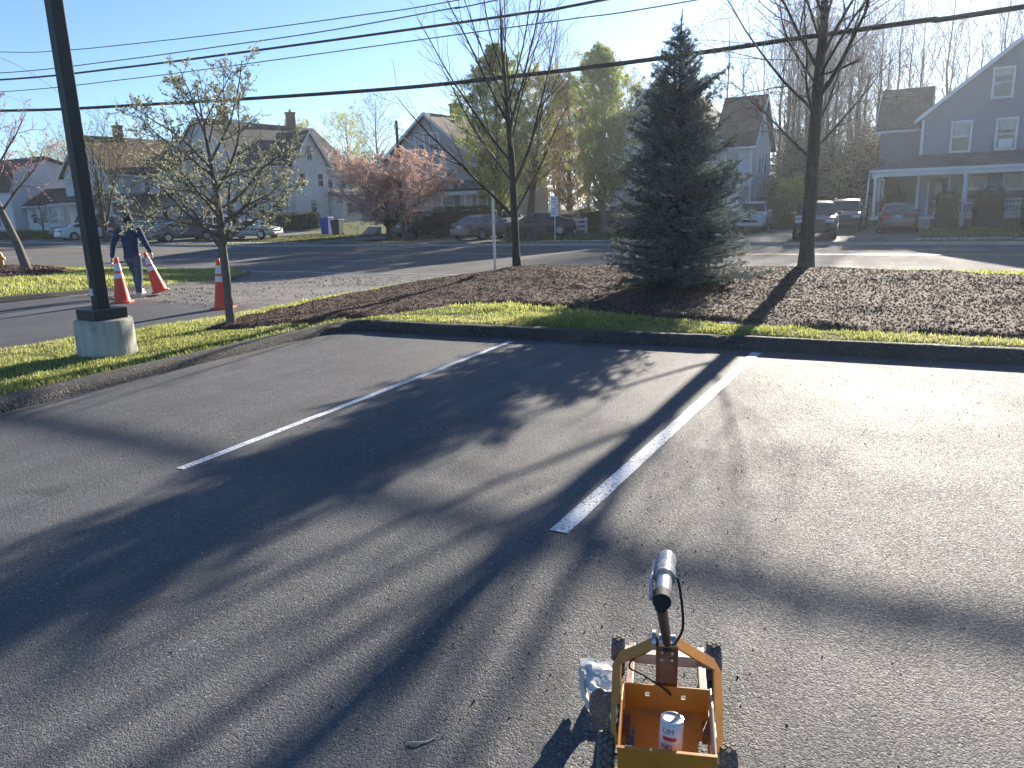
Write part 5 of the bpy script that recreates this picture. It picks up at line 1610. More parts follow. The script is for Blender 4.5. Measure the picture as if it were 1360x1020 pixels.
car('suv', cpos(300, 44.5), N90 - .15, PT['white'], 'white SUV parked behind the budding tree trunk', roofrails=True)
car('sedan', cpos(332, 43.0), R(15), PT['silver'], 'silver sedan seen side on between the budding tree and the dark hedge')
car('van', cpos(562, 45.2), N90 - .1, PT['navy'], 'navy van with red tail lamps parked beside the tall dark hedge', plate=PLATE2)
car('sedan', cpos(643, 40.9), N90 - .12, PT['brown'], 'maroon-brown sedan parked behind the thin white post', plate=PLATE2)
car('suv', cpos(672, 47.5), N90, PT['white'], 'white car parked just beyond the maroon-brown sedan')
car('sedan', cpos(716, 44.5), R(200), PT['dark'], 'dark car behind the brown clipped hedge and road sign')
car('suv', cpos(1001, 48.6), -N90 + .1, PT['silver'], 'silver SUV with roof rails parked right of the spruce', roofrails=True, plate=PLATE2)
car('suv', cpos(1084, 39.6), -N90 + .10, PT['black'], 'black SUV facing the road behind the thick bare trunk', plate=PLATE2)
car('suv', cpos(1122, 46.2), -N90 + .05, PT['dark'], 'dark SUV with tall bright lamps behind the black SUV', roofrails=True, plate=PLATE2)
car('sedan', cpos(1192, 45.3), N90 + .06, PT['darkred'], 'dark red sedan with pale blue plate parked before the blue house')
# ------------------------------------------------------------------ street things
def iz(x, y): return float(isl_h(np.array(x), np.array(y)))
# light pole on its concrete drum
pb = g(131, 470, .12); lx, ly = pb.x - .0, pb.y + .12; lz = iz(lx, ly)
lpz = empty('light_pole', (lx, ly, lz), R(-4), 'dark square light pole bolted to a concrete drum in the grass', 'light pole')
m = MB(); m.lathe([(.325, -.1), (.325, .02), (.318, .40), (.312, .415), (.295, .425), (.01, .43)], 40)
m.build('concrete_base', MT['concrete'], lpz, smooth=True)
m = MB(); m.box((0, 0, .49), (.40, .40, .12)); m.box((0, 0, .575), (.34, .34, .05)) if False else None
m.build('base_cover', MT['bronze'], lpz, bevel=.008)
m = MB(); m.box((0, 0, 3.5), (.142, .142, 6.0)); m.build('shaft', MT['bronze'], lpz, bevel=.012)
for s in (-1,):
    m = MB(); m.b2(-.05, -.012, -.086, -.0715, .86, 1.02); hb = m.build('hand_hole_cover', MT['steel'], lpz, bevel=.003)
m = MB(); m.b2(-.062, .0, -.0735, -.0715, .70, .785); m.build('white_sticker', MT['trim'], lpz)
m = MB(); m.box((.0, -.45, 6.45), (.36, .6, .16)); m.box((0, -.12, 6.4), (.08, .25, .08)); m.build('lamp_head', MT['bronze'], lpz, bevel=.02)

# thin white post
wp = g(658, 367, -.10); wz = iz(wp.x, wp.y)
MT['post_white'] = simple("white_post_paint", (.62, .61, .57), .6, .15, 5)
post_o = empty('marker_post', (wp.x, wp.y, wz - .05), 0, 'thin white upright post at the edge of the mulch beside the slim tree', 'post')
m = MB(); m.box((0, 0, 1.1), (.062, .04, 2.25)); m.build('shaft', MT['post_white'], post_o, bevel=.008)
m = MB(); m.box((0, 0, 2.235), (.075, .052, .03)); m.build('cap', MT['post_white'], post_o, bevel=.006)

# fire hydrant, cut by the left edge
hy = g(1.0, 346, -.05); hz = float(lis_h(np.array(hy.x), np.array(hy.y)))
MT['hyd'] = simple("yellow_hydrant_paint", (.55, .30, .06), .5, .2, 8)
hr = empty('fire_hydrant', (hy.x, hy.y, hz), YAW, 'yellow fire hydrant half cut off by the left edge of the view', 'hydrant')
m = MB(); m.lathe([(.17, 0), (.17, .04), (.11, .05), (.11, .42), (.15, .43), (.15, .47), (.125, .49), (.11, .58), (.06, .66), (.035, .67), (.035, .72)], 20); m.build('barrel', MT['hyd'], hr, smooth=True)
for a in (0, 90, 180):
    m = MB(); mt = Matrix.Rotation(R(a), 3, 'Z') @ Matrix.Rotation(R(90), 3, 'Y')
    c = Matrix.Rotation(R(a), 3, 'Z') @ Vector((.10, 0, .36)); m.lathe([(.05, 0), (.05, .06), (.065, .065), (.065, .1), (.03, .11)], 12, c, mt); m.build('outlet', MT['hyd'], hr, smooth=True)

# cones
MT['cone'] = simple("orange_cone_plastic", (.80, .085, .035), .5, .10, 6, .05, 100)
MT['cone_top'] = simple("bright_orange_plastic", (.85, .10, .05), .45, .08, 6)
MT['band'] = simple("reflective_band", (.68, .68, .70), .35, .12, 12)
def cone(loc, rot, label, H=.92):
    root = empty('traffic_cone', loc, 0, label, 'cone', 'orange traffic cones')
    root.rotation_euler = rot
    r = lambda z: .155 - (.155 - .035) * (z - .04) / (H - .08)
    m = MB(); a = .185
    m.prism([(-a, -a * .75), (-a * .75, -a), (a * .75, -a), (a, -a * .75), (a, a * .75), (a * .75, a), (-a * .75, a), (-a, a * .75)], 'z', 0, .035); m.build('base', MT['cone'], root, bevel=.008)
    m = MB(); m.lathe([(.165, .034), (.155, .055), (r(.80), .80), (r(.80), .81)], 28); m.build('body', MT['cone'], root, smooth=True)
    m = MB(); m.lathe([(r(.81), .811), (r(.86), .86), (.036, H - .03), (.028, H - .008), (.012, H)], 24); m.build('top', MT['cone_top'], root, smooth=True)
    for z0, z1 in ((.50, .60), (.645, .795)):
        m = MB(); m.lathe([(r(z0), z0), (r(z0) + .005, z0 + .001), (r(z1) + .005, z1 - .001), (r(z1), z1)], 28); m.build('reflective_band', MT['band'], root, smooth=True)
    return root
def dz(p): return float(apr_h(np.array(p.x), np.array(p.y))) + .012
def dpos(px, py):
    z = -.1
    for _ in range(8):
        q = g(px, py, z); z = dz(q)
    return Vector((q.x, q.y, z))
c1 = dpos(163, 402); cone(c1, (0, 0, R(35)), 'orange cone standing on the drive by the walking man\'s left hand')
c3 = dpos(297, 410); cone(c3, (0, 0, R(20)), 'orange cone standing alone beside the budding tree trunk')
# the man
man = dpos(183, 392)
right = Vector((math.cos(YAW + R(0)), math.sin(YAW), 0)); away = Vector((-math.sin(YAW), math.cos(YAW), 0))
# cone held and tilted: pivot on its lower base edge
c2 = dpos(214, 391)
ax = Matrix.Rotation(R(-15), 3, away)       # lean to the left in the picture
m3 = ax @ Matrix.Rotation(YAW + R(20), 3, 'Z')
cone(c2 + Vector((0, 0, .055)), m3.to_euler(), 'orange cone tilted and gripped by the man\'s right hand')

def caps(mb, pts, rad, n=12, sc=(1, 1)):
    """closed limb with rounded ends"""
    pts = [Vector(p) for p in pts]
    d0 = (pts[0] - pts[1]).normalized(); d1 = (pts[-1] - pts[-2]).normalized()
    P = [pts[0] + d0 * rad[0] * .75, pts[0] + d0 * rad[0] * .45] + pts + [pts[-1] + d1 * rad[-1] * .45, pts[-1] + d1 * rad[-1] * .75]
    Rr = [rad[0] * .35, rad[0] * .8] + list(rad) + [rad[-1] * .8, rad[-1] * .35]
    k = len(mb.v)
    mb.tube(P, Rr, n)
    return k
def squash(mb, k, axis, c, f):
    for i in range(k, len(mb.v)):
        v = list(mb.v[i]); v[axis] = c + (v[axis] - c) * f; mb.v[i] = tuple(v)
def fuse(name, mb, mat, parent, vox=.012, smooth=6):
    o = mb.build('tmp', None, None)
    md = o.modifiers.new('r', 'REMESH'); md.mode = 'VOXEL'; md.voxel_size = vox
    sm = o.modifiers.new('s', 'SMOOTH'); sm.factor = .5; sm.iterations = smooth
    dg = bpy.context.evaluated_depsgraph_get(); dg.update()
    me = bpy.data.meshes.new_from_object(o.evaluated_get(dg))
    bpy.data.objects.remove(o)
    me.name = name
    return link_mesh(name, me, mat, parent, True)
MT['skin'] = simple("skin", (.34, .19, .13), .55, .1, 10)
MT['jacket'] = simple("navy_jacket_cloth", (.028, .050, .105), .85, .25, 9, .3, 60)
MT['jeans'] = simple("blue_denim", (.085, .115, .155), .9, .25, 10, .4, 120)
MT['hair'] = simple("dark_hair", (.022, .016, .012), .7, .3, 30, .6, 90)
MT['shoe'] = simple("pale_trainers", (.50, .50, .50), .6, .2, 14)
# local frame: x right, y away (walking direction), z up; left leg forward, weight on the right leg
person = empty('person', (man.x, man.y, man.z), YAW, 'person in navy jacket and jeans walking away, one hand on a tilted cone', 'person')
HipL, HipR = (-.095, .0, .90), (.095, 0, .90)
KneeR, AnkR, ToeR = (.10, -.01, .49), (.095, -.11, .085), (.125, .08, .035)
KneeL, AnkL, ToeL = (-.06, .17, .50), (-.05, .20, .10), (-.05, .38, .07)
ShL, ShR = (-.205, .02, 1.43), (.205, .02, 1.43)
ElL, HaL = (-.36, -.02, 1.15), (-.43, -.04, .86)
ElR, HaR = (.33, -.03, 1.17), (.405, .03, .945)
b = MB()
caps(b, [(0, 0, .93), (0, .01, 1.05), (0, .02, 1.22), (0, .02, 1.38)], [.135, .125, .150, .135], 16); squash(b, 0, 1, .01, .72)
k = caps(b, [(-.16, .02, 1.42), (0, .015, 1.45), (.16, .02, 1.42)], [.072, .085, .072])
k = caps(b, [(0, .02, 1.45), (.0, .035, 1.56)], [.062, .056])
k = caps(b, [(0, .055, 1.60), (0, .06, 1.66), (0, .055, 1.71)], [.072, .088, .078], 16)
for s, (sh, el, ha) in ((-1, (ShL, ElL, HaL)), (1, (ShR, ElR, HaR))):
    caps(b, [sh, el], [.055, .043]); caps(b, [el, ha], [.042, .030])
    hv = Vector(ha); fd = (hv - Vector(el)).normalized()
    palm = hv + fd * .05
    k0 = caps(b, [hv, hv + fd * .085], [.030, .036], 10); squash(b, k0, 0, hv.x, .62)
    for q in range(4):
        base = palm + Vector((0, (-.030 + .020 * q), -.022))
        l = (.075, .088, .082, .062)[q]
        inn = Vector((-s * .35, 0, 0))
        tip1 = base + (fd + inn * .4).normalized() * l * .55; tip2 = tip1 + (fd + inn * 1.9).normalized() * l * .5
        caps(b, [base, tip1, tip2], [.0105, .0098, .0085], 7)
    th0 = hv + fd * .02 + Vector((-s * .005, .03, 0)); caps(b, [th0, th0 + Vector((-s * .02, .028, -.03)), th0 + Vector((-s * .045, .030, -.055))], [.013, .0115, .010], 7)
for hp, kn, an, to in ((HipL, KneeL, AnkL, ToeL), (HipR, KneeR, AnkR, ToeR)):
    caps(b, [hp, kn], [.088, .058]); caps(b, [kn, ((kn[0] + an[0]) / 2, (kn[1] + an[1]) / 2 - .01, (kn[2] * .6 + an[2] * .4)), an], [.056, .055, .038]); caps(b, [an, to], [.038, .032])
k = caps(b, [(-.087, .05, 1.635), (-.09, .052, 1.665)], [.016, .018], 7); caps(b, [(.087, .05, 1.635), (.09, .052, 1.665)], [.016, .018], 7)     # ears
caps(b, [(0, .145, 1.655), (0, .158, 1.635)], [.012, .016], 7); caps(b, [(-.02, .137, 1.60), (.02, .137, 1.60)], [.010, .010], 7)   # nose, mouth
body = fuse('body', b, MT['skin'], person, .009, 4)
for s in (-1, 1):
    e = MB(); caps(e, [(s * .032, .134, 1.668), (s * .034, .136, 1.668)], [.010, .010], 7); e.build('eye', MT['black'], person, smooth=True)
j = MB()
caps(j, [(0, -.005, .87), (0, 0, 1.0), (0, .01, 1.18), (0, .015, 1.36), (0, .02, 1.42)], [.178, .172, .185, .188, .15], 20); squash(j, 0, 1, .01, .70)
caps(j, [(-.175, .02, 1.425), (0, .01, 1.46), (.175, .02, 1.425)], [.085, .10, .085]); caps(j, [(0, .02, 1.46), (0, .03, 1.525)], [.078, .074])
for sh, el, ha in ((ShL, ElL, HaL), (ShR, ElR, HaR)):
    caps(j, [sh, tuple((Vector(sh) * .5 + Vector(el) * .5)), el], [.080, .072, .064], 14); caps(j, [el, tuple((Vector(el) * .5 + Vector(ha) * .5)), tuple(Vector(el).lerp(Vector(ha), .93))], [.064, .056, .049], 14)
rj = random.Random(4)
for i in range(16):      # folds
    a = rj.uniform(0, 6.28); z = rj.uniform(.86, 1.3)
    caps(j, [(.172 * math.cos(a), .12 * math.sin(a) + .01, z), (.172 * math.cos(a + .5), .12 * math.sin(a + .5) + .01, z + rj.uniform(-.06, .06))], [.012, .012], 6)
fuse('jacket', j, MT['jacket'], person, .011, 5)
j = MB()
caps(j, [(0, 0, .80), (0, 0, .93)], [.150, .155], 16); squash(j, 0, 1, 0, .76)
for hp, kn, an in ((HipL, KneeL, AnkL), (HipR, KneeR, AnkR)):
    caps(j, [(hp[0], hp[1], .86), tuple(Vector(hp).lerp(Vector(kn), .5)), kn], [.102, .092, .078], 14)
    caps(j, [kn, tuple(Vector(kn).lerp(Vector(an), .5)), (an[0], an[1] - .005, an[2] + .0)], [.078, .075, .070], 14)
    for i in range(5):
        z = an[2] + .03 + .035 * i + rj.uniform(-.01, .01); t = (kn[2] - z) / (kn[2] - an[2]); c = Vector(kn).lerp(Vector(an), min(1, t))
        caps(j, [(c.x - .06, c.y - .035, z), (c.x, c.y - .068, z + .012), (c.x + .06, c.y - .03, z)], [.012, .013, .012], 6)
fuse('jeans', j, MT['jeans'], person, .010, 4)
for an, to in ((AnkL, ToeL), (AnkR, ToeR)):
    j = MB(); A = Vector(an); T_ = Vector(to); dd = (T_ - A); dd.z = 0; dd.normalize()
    zz = T_.z - .03
    caps(j, [A + Vector((0, 0, -.03)) - dd * .045, Vector((A.x, A.y, zz + .045)) + dd * .05, Vector((T_.x, T_.y, zz + .04))], [.046, .047, .040], 12)
    k = len(j.v)
    o = fuse('shoe', j, MT['shoe'], person, .009, 4)
j = MB(); caps(j, [(0, .022, 1.615), (0, .036, 1.665), (0, .048, 1.728)], [.070, .098, .082], 16)
fuse('hair', j, MT['hair'], person, .010, 3)

# recycling bins
def bin_(px, n_, mat, label, h=1.05, w_=.6):
    q = pos(px, n_, .08)
    root = empty('wheeled_bin', q, YAW * .4, label, 'bin', 'wheeled bins by the hedge')
    m = MB(); v = []
    for z, s in ((.06, .78), (h * .92, 1.0)):
        v += [(x * w_ * .5 * s, y * w_ * .55 * s, z) for x, y in ((-1, -1), (1, -1), (1, 1), (-1, 1))]
    m.add(v, [(0, 1, 2, 3), (4, 5, 6, 7), (0, 1, 5, 4), (1, 2, 6, 5), (2, 3, 7, 6), (3, 0, 4, 7)]); m.build('tub', mat, root, bevel=.03)
    m = MB(); m.box((0, 0, h * .955), (w_ * 1.08, w_ * 1.2, .06)); m.box((0, w_ * .62, h * .93), (w_ * .8, .06, .05)); m.build('lid', mat, root, bevel=.02)
    for s in (-1, 1):
        m = MB(); m.lathe([(.10, -.03), (.12, -.02), (.12, .02), (.10, .03)], 16, (s * w_ * .43, w_ * .42, .11), Matrix.Rotation(R(90), 3, 'Y')); m.build('wheel', MT['black'], root, smooth=True)
MT['bin_blue'] = simple("blue_bin_plastic", (.020, .055, .33), .5, .12, 5)
MT['bin_dark'] = simple("dark_bin_plastic", (.02, .035, .05), .5, .12, 5)
bin_(434, 50.0, MT['bin_blue'], 'bright blue wheeled bin at the end of the dark hedge', 1.5, .85)
bin_(448, 49.4, MT['bin_dark'], 'dark wheeled bin close beside the blue one', 1.3, .8)

# road sign by the brown hedge
q = pos(737, 38.9 - 1.6, .08)
sg = empty('road_sign', q, R(8), 'white two-panel road sign on a thin post beyond the road', 'sign')
m = MB(); m.tube([(0, 0, 0), (0, 0, 2.4)], .03, 8); m.build('sign_post', MT['steel'], sg)
m = MB(); m.box((0, -.045, 2.16), (.42, .02, .44)); p_ = m.build('panel', MT['trim'], sg, bevel=.004)
m = MB(); m.box((0, -.045, 1.62), (.42, .02, .52)); p2_ = m.build('panel', MT['trim'], sg, bevel=.004)
m = MB(); 
for k in range(2): m.box((0, -.058, 2.24 - .14 * k), (.26, .004, .05))
m.build('faded_print', MT['sidewalk'], p_)
m = MB()
for k in range(3): m.box((0, -.058, 1.76 - .13 * k), (.28, .004, .045))
m.build('faded_print', MT['sidewalk'], p2_)

# small white rail fence by the pale shrub
q = pos(763, 47.5, .05)
rf = empty('rail_fence', q, R(5), 'short white rail fence beside the pale twiggy shrub', 'fence')
for x in (-.8, .0, .8):
    m = MB(); m.box((x, 0, .55), (.1, .1, 1.1)); m.build('fence_post', MT['trim'], rf)
for z in (.35, .65, .95):
    m = MB(); m.box((0, -.07, z), (1.8, .035, .13)); m.build('rail', MT['trim'], rf)

# utility pole and cables
MT['pole_wood'] = bark("weathered_pole_wood", (.07, .05, .035), (.16, .12, .09), .6)
up = pos(535, 41.6, .0); ph = hgt(531, 160, 41.6)
uo = empty('utility_pole', (up.x, up.y, up.z), 0, 'brown wooden utility pole in front of the mauve house', 'utility pole')
m = MB(); m.tube([(0, 0, -.2), (0, 0, ph * .5), (0, 0, ph)], [.125, .11, .09], 12); m.build('shaft', MT['pole_wood'], uo, smooth=True)
m = MB(); m.box((0, -.14, ph - .35), (.10, .08, .25)); m.tube([(0, -.1, ph - 1.4), (0, -.22, ph - 1.4)], .03, 6); m.build('bracket', MT['steel'], uo)
def cable(name, pts, r, label, group, mat=None, sub=10, cat='cable'):
    """smooth wire through real points (Catmull-Rom)"""
    P = [Vector(p) for p in pts]
    P = [P[0] * 2 - P[1]] + P + [P[-1] * 2 - P[-2]]
    out = []
    for i in range(1, len(P) - 2):
        for k in range(sub):
            t = k / sub
            a, b_, c, d = P[i - 1], P[i], P[i + 1], P[i + 2]
            out.append(.5 * ((2 * b_) + (c - a) * t + (2 * a - 5 * b_ + 4 * c - d) * t * t + (3 * b_ - a - 3 * c + d) * t ** 3))
    out.append(P[-2])
    m = MB(); m.tube(out, r, 6)
    o = m.build(name, mat or MT['wire'], smooth=True)
    return tag(o, label, cat, group)
MT['wire_white'] = simple("pale_drop_cable", (.72, .72, .72), .6, .1, 3)
NW = 19.4
def line(pxs, n_=NW):
    pts = [on_n(x, y, n_) for x, y in pxs]
    a, b_ = pts[0], pts[1]; c, d = pts[-2], pts[-1]
    # carry on past both edges of the picture in the same sag
    s0 = (a - b_).normalized(); s1 = (d - c).normalized()
    return [a + s0 * 16 + Vector((0, 0, .5))] + pts + [d + s1 * 14 + Vector((0, 0, .35))]
GW = 'overhead cables along the road'
cable('overhead_cable', line([(0, 147), (210, 138), (480, 121), (660, 104), (880, 77), (1060, 51), (1230, 27), (1360, 9)]), .056, 'thickest overhead cable, the lowest, crossing the whole view in front of the treetops', GW)
cable('overhead_cable', line([(0, 106), (170, 89), (340, 67), (560, 37), (700, 17), (800, 0)]), .036, 'thick overhead cable, second thickest, third of the four from the top', GW)
cable('overhead_cable', line([(0, 97), (150, 81), (290, 62), (440, 40), (600, 11), (660, 0)]), .017, 'thin overhead cable just above the second thickest one', GW)
cable('overhead_cable', line([(0, 122), (170, 105), (340, 83), (600, 47), (760, 25), (925, 0)]), .015, 'thin overhead cable between the two thick ones', GW)
cable('overhead_cable', line([(0, 69), (80, 67), (150, 61), (310, 43), (480, 20), (620, -2)]), .015, 'thin wavy overhead cable, topmost at the left', GW)
a = on_n(0, 76, NW + .6); e = Vector((-71.0, 54.8, 8.2 + .15))
cable('service_cable', [a + Vector((-6, -2, 1)), a, a.lerp(e, .33) + Vector((0, 0, -.55)), a.lerp(e, .66) + Vector((0, 0, -.6)), e], .014, 'thin service cable sloping down across the others to the dark-roofed house', None)
a = on_n(0, 124, NW + .3); e = Vector((-71.4, 56.0, 6.4))
cable('service_cable', [a + Vector((-6, -2, 1)), a, a.lerp(e, .5) + Vector((0, 0, -.6)), e], .010, 'faint lower service cable running down towards the off-white house', None)
top = Vector((up.x, up.y, up.z))
for (ya, (xb, yb), lab) in ((176, (618, 224), 'uppermost pale drop cable from the wooden pole to the mauve house side'), (191, (596, 224), 'middle pale drop cable from the wooden pole, second down'), (206, (590, 236), 'lowest pale drop cable from the wooden pole to the porch roof')):
    s = Vector((up.x, up.y - .12, on_n(533, ya, 41.5).z))
    e = on_n(xb, yb, 46.5)
    cable('drop_cable', [s, s.lerp(e, .5) + Vector((0, 0, -.22)), e], .034, lab, 'pale drop cables from the wooden pole', MT['wire_white'])
# ------------------------------------------------------------------ line marking machine
def worn_paint(name, col, wear, amt=.5):
    q = NT(name)
    f = q.noise(22, 7, .7); f2 = q.noise(5, 4)
    s = q.math('ADD', q.math('MULTIPLY', f, .6), q.math('MULTIPLY', f2, .4))
    c = q.ramp(s, [(.30, tuple(x * .8 for x in col)), (amt, col), (amt + .08, tuple(a * .55 + b * .45 for a, b in zip(col, wear))), (amt + .2, wear)])
    return q.done(c, q.ramp(f, [(.3, .35), (.7, .6)]), q.bump(f, .15, .004), 0, .45)
MT['orange'] = worn_paint("orange_machine_paint", (.56, .21, .022), (.24, .13, .075), .52)
MT['rusty'] = worn_paint("rubbed_brown_steel", (.22, .105, .06), (.34, .26, .21), .5)
MT['overspray'] = worn_paint("white_oversprayed_steel", (.50, .45, .38), (.40, .22, .10), .55)
F_ = g(884, 873, .065); B_ = g(884.5, 1008, .065)
hd = (F_ - B_); WB = hd.length
MZ = math.atan2(-hd.x, hd.y)
mach = empty('line_marking_machine', (B_.x, B_.y, 0), MZ, 'orange four-wheeled line marking cart with a steel handle on the lot', 'line marker')
def wheel_k(x, y, r, w_):
    """knobbly little tyre"""
    m = MB(); mt = Matrix.Rotation(R(90), 3, 'Y')
    m.lathe([(r * .55, -w_ * .5), (r * .9, -w_ * .5), (r * .97, -w_ * .3), (r * .97, w_ * .3), (r * .9, w_ * .5), (r * .55, w_ * .5)], 28, (x, y, r), mt)
    for i in range(18):
        for j in (-1, 0, 1):
            a = (i + (.5 if j == 0 else 0)) * 2 * math.pi / 18
            mm = Matrix.Rotation(a, 3, 'X') @ Matrix.Rotation(.6 * (1 if (i + j) % 2 else -1), 3, 'Z')
            c = Vector((x + j * w_ * .30, y, r)) + Matrix.Rotation(a, 3, 'X') @ Vector((0, 0, r * .985))
            m.box(c, (w_ * .24, r * .24, r * .09), mat=mm)
    wl = m.build('wheel', MT['tyre'], mach)
    m = MB(); m.lathe([(.008, -w_ * .55), (r * .56, -w_ * .46), (r * .58, 0), (r * .56, w_ * .46), (.008, w_ * .55)], 20, (x, y, r), mt); m.build('hub', MT['steel'], wl, smooth=True)
MT['tyre'] = simple("dusty_tyre", (.17, .155, .135), .9, .45, 30, .3, 90)
for x, y in ((-.170, WB), (.170, WB), (-.178, -.01), (.178, -.01)):
    wheel_k(x, y, .066, .050)
m = MB()
for y in (WB, -.01): m.tube([(-.185, y, .066), (.185, y, .066)], .009, 8)
m.build('axle', MT['steel'], mach)
# chassis rails and front bar
m = MB()
for s in (-1, 1):
    m.box((s * .122, WB * .5 + .05, .085), (.026, WB * .9, .035))
m.build('side_rail', MT['rusty'], mach, bevel=.003)
m = MB(); m.box((0, WB - .055, .093), (.30, .030, .034)); m.box((0, WB - .055 + .012, .112), (.30, .05, .004)); m.build('front_bar', MT['overspray'], mach, bevel=.002)
# tray: floor, walls with holes (openings are real)
t = .004
def plate_with_holes(name, mat, u0, u1, v0, v1, holes, f, thick=t):
    """rectangle in (u,v) with rectangular or round openings, real thickness"""
    us = sorted(set([u0, u1] + [h[0] for h in holes] + [h[1] for h in holes])); vs_ = sorted(set([v0, v1] + [h[2] for h in holes] + [h[3] for h in holes]))
    m = MB()
    for a, b in zip(us[:-1], us[1:]):
        for c, d in zip(vs_[:-1], vs_[1:]):
            if any(h[0] <= a and b <= h[1] and h[2] <= c and d <= h[3] for h in holes): continue
            p = [f(a, c, 0), f(b, c, 0), f(b, d, 0), f(a, d, 0), f(a, c, thick), f(b, c, thick), f(b, d, thick), f(a, d, thick)]
            m.add(p, [(0, 1, 2, 3), (7, 6, 5, 4), (0, 4, 5, 1), (1, 5, 6, 2), (2, 6, 7, 3), (3, 7, 4, 0)])
    bm_ = m.build(name, mat, mach)
    return bm_
TW = .132; YB, YF = -.115, .165; ZF = .062
plate_with_holes('tray_floor', MT['orange'], -TW, TW, YB, YF, [(-TW + .008, -TW + .036, .03, .105), (TW - .036, TW - .008, .0, .08)], lambda u, v, w_: (u, v, ZF + .05 * max(0, (v - .02) / .15) - w_))
plate_with_holes('tray_front', MT['orange'], -TW, TW, 0, .085, [(-.066, -.052, .047, .061), (.046, .060, .045, .059)], lambda u, v, w_: (u, YF + .002 + v * .10 + w_, ZF + .044 + v))
m = MB(); m.box((0, YB - .003, ZF + .055), (TW * 2 + .012, .005, .135)); m.box((0, YB - .006, ZF + .124), (TW * 2 + .012, .012, .004)); m.build('tray_back', MT['orange'], mach, bevel=.0015)
for s in (-1, 1):
    m = MB(); m.prism([(YB, ZF - .005), (YF, ZF + .04), (YF + .010, ZF + .136), (YF - .10, ZF + .146), (YB, ZF + .122)], 'x', s * (TW + .001), s * (TW + .006)); m.build('tray_side', MT['orange'] if s < 0 else MT['overspray'], mach, bevel=.001)
# bent flat-bar arms rising to the pole
J = Vector((0, .125, .375))
def flat_bar(pts, wd, th, name, mat, side):
    """flat bar through points, its broad face turned outwards/up"""
    P = [Vector(p) for p in pts]; vs = []; 
    for i, p in enumerate(P):
        d = (P[min(i + 1, len(P) - 1)] - P[max(i - 1, 0)]).normalized()
        n_ = Vector((side * .75, -.25, .6)); n_ = (n_ - d * n_.dot(d)).normalized(); b_ = d.cross(n_)
        for a, c in ((-1, -1), (1, -1), (1, 1), (-1, 1)): vs.append(p + b_ * a * wd / 2 + n_ * c * th / 2)
    fs = [(i * 4 + k, i * 4 + (k + 1) % 4, i * 4 + 4 + (k + 1) % 4, i * 4 + 4 + k) for i in range(len(P) - 1) for k in range(4)]
    fs += [(0, 1, 2, 3), tuple(range(len(P) * 4 - 1, len(P) * 4 - 5, -1))]
    m = MB(); m.add(vs, fs); return m.build(name, mat, mach, bevel=.0015)
for s in (-1, 1):
    flat_bar([(s * .148, -.03, .125), (s * .154, .10, .185), (s * .158, .215, .235), (s * .148, .222, .252), (s * .085, .175, .315), (s * .018, .128, .385)], .042, .006, 'side_arm', MT['orange'], s)
    m = MB(); m.box((s * .140, .06, .150), (.006, .17, .05)); m.build('arm_gusset', MT['overspray'] if s > 0 else MT['orange'], mach, bevel=.001)
# upright channel behind the tray front
m = MB()
m.add([(-.030, .235, .07), (.030, .235, .07), (.030, .135, .365), (-.030, .135, .365), (-.030, .247, .07), (.030, .247, .07), (.030, .147, .365), (-.030, .147, .365)], [(0, 1, 2, 3), (7, 6, 5, 4), (0, 4, 5, 1), (1, 5, 6, 2), (2, 6, 7, 3), (3, 7, 4, 0)])
for s in (-1, 1):
    m.add([(s * .030, .222, .07), (s * .034, .222, .07), (s * .034, .122, .365), (s * .030, .122, .365), (s * .030, .247, .07), (s * .034, .247, .07), (s * .034, .147, .365), (s * .030, .147, .365)], [(0, 1, 2, 3), (7, 6, 5, 4), (0, 4, 5, 1), (1, 5, 6, 2), (2, 6, 7, 3), (3, 7, 4, 0)])
m.build('upright', MT['rusty'], mach, bevel=.001)
m = MB()
for z in (.33, .30):
    for s in (-1, 1):
        y = .235 - (z - .07) * .339; m.lathe([(.006, -.003), (.006, .003), (.003, .005)], 8, (s * .016, y - .003, z), Matrix.Rotation(R(90), 3, 'X'))
m.build('bolt', MT['steel'], mach)
m = MB(); m.lathe([(.016, -.028), (.020, -.025), (.020, .025), (.016, .028)], 20, (0, .122, .385), Matrix.Rotation(R(90), 3, 'Y')); m.lathe([(.03, -.006), (.03, .006)], 18, (-.040, .122, .385), Matrix.Rotation(R(90), 3, 'Y'))
m.build('pole_clamp', MT['steel'], mach, smooth=True)
# pole and grip
top = Vector((-.022, -.40, .795))
m = MB(); m.tube([J + Vector((0, .02, -.03)), J, J.lerp(top, .5), top], .0135, 14)
pole = m.build('pole', simple("grey_steel_tube", (.07, .07, .075), .5, .2, 9, .06, 100, .7), mach, smooth=True)
ga = Vector((-.020, -.455, .835)); gb = Vector((-.010, -.262, .838))
m = MB(); m.tube([ga, ga.lerp(gb, .02), gb], [.0185, .0185, .0185], 24); grip = m.build('grip', MT['steel'], mach, smooth=True)
MT['pale_plastic'] = simple("pale_clear_plastic", (.62, .64, .65), .25, .15, 30, .3, 60)
MT['pale_plastic'].node_tree.nodes["Principled BSDF"].inputs['Transmission Weight'].default_value = .55
m = MB()
pts = [ga.lerp(gb, u) for u in np.linspace(.55, 1.07, 8)]
m.tube(pts, [.0215 + .004 * random.Random(i).random() for i in range(8)], 18); m.build('pale_sleeve', MT['pale_plastic'], grip, smooth=True)  # paler translucent sleeve over the far half of the grip
m = MB(); m.tube([ga + Vector((0, -.006, 0)), ga + Vector((0, .03, 0))], [.0205, .0205], 24); m.build('end_cap', MT['black'], grip, smooth=True)
m = MB(); m.tube([top + Vector((0, -.01, -.005)), ga.lerp(gb, .18)], .014, 12); m.build('neck', MT['black'], grip, smooth=True)
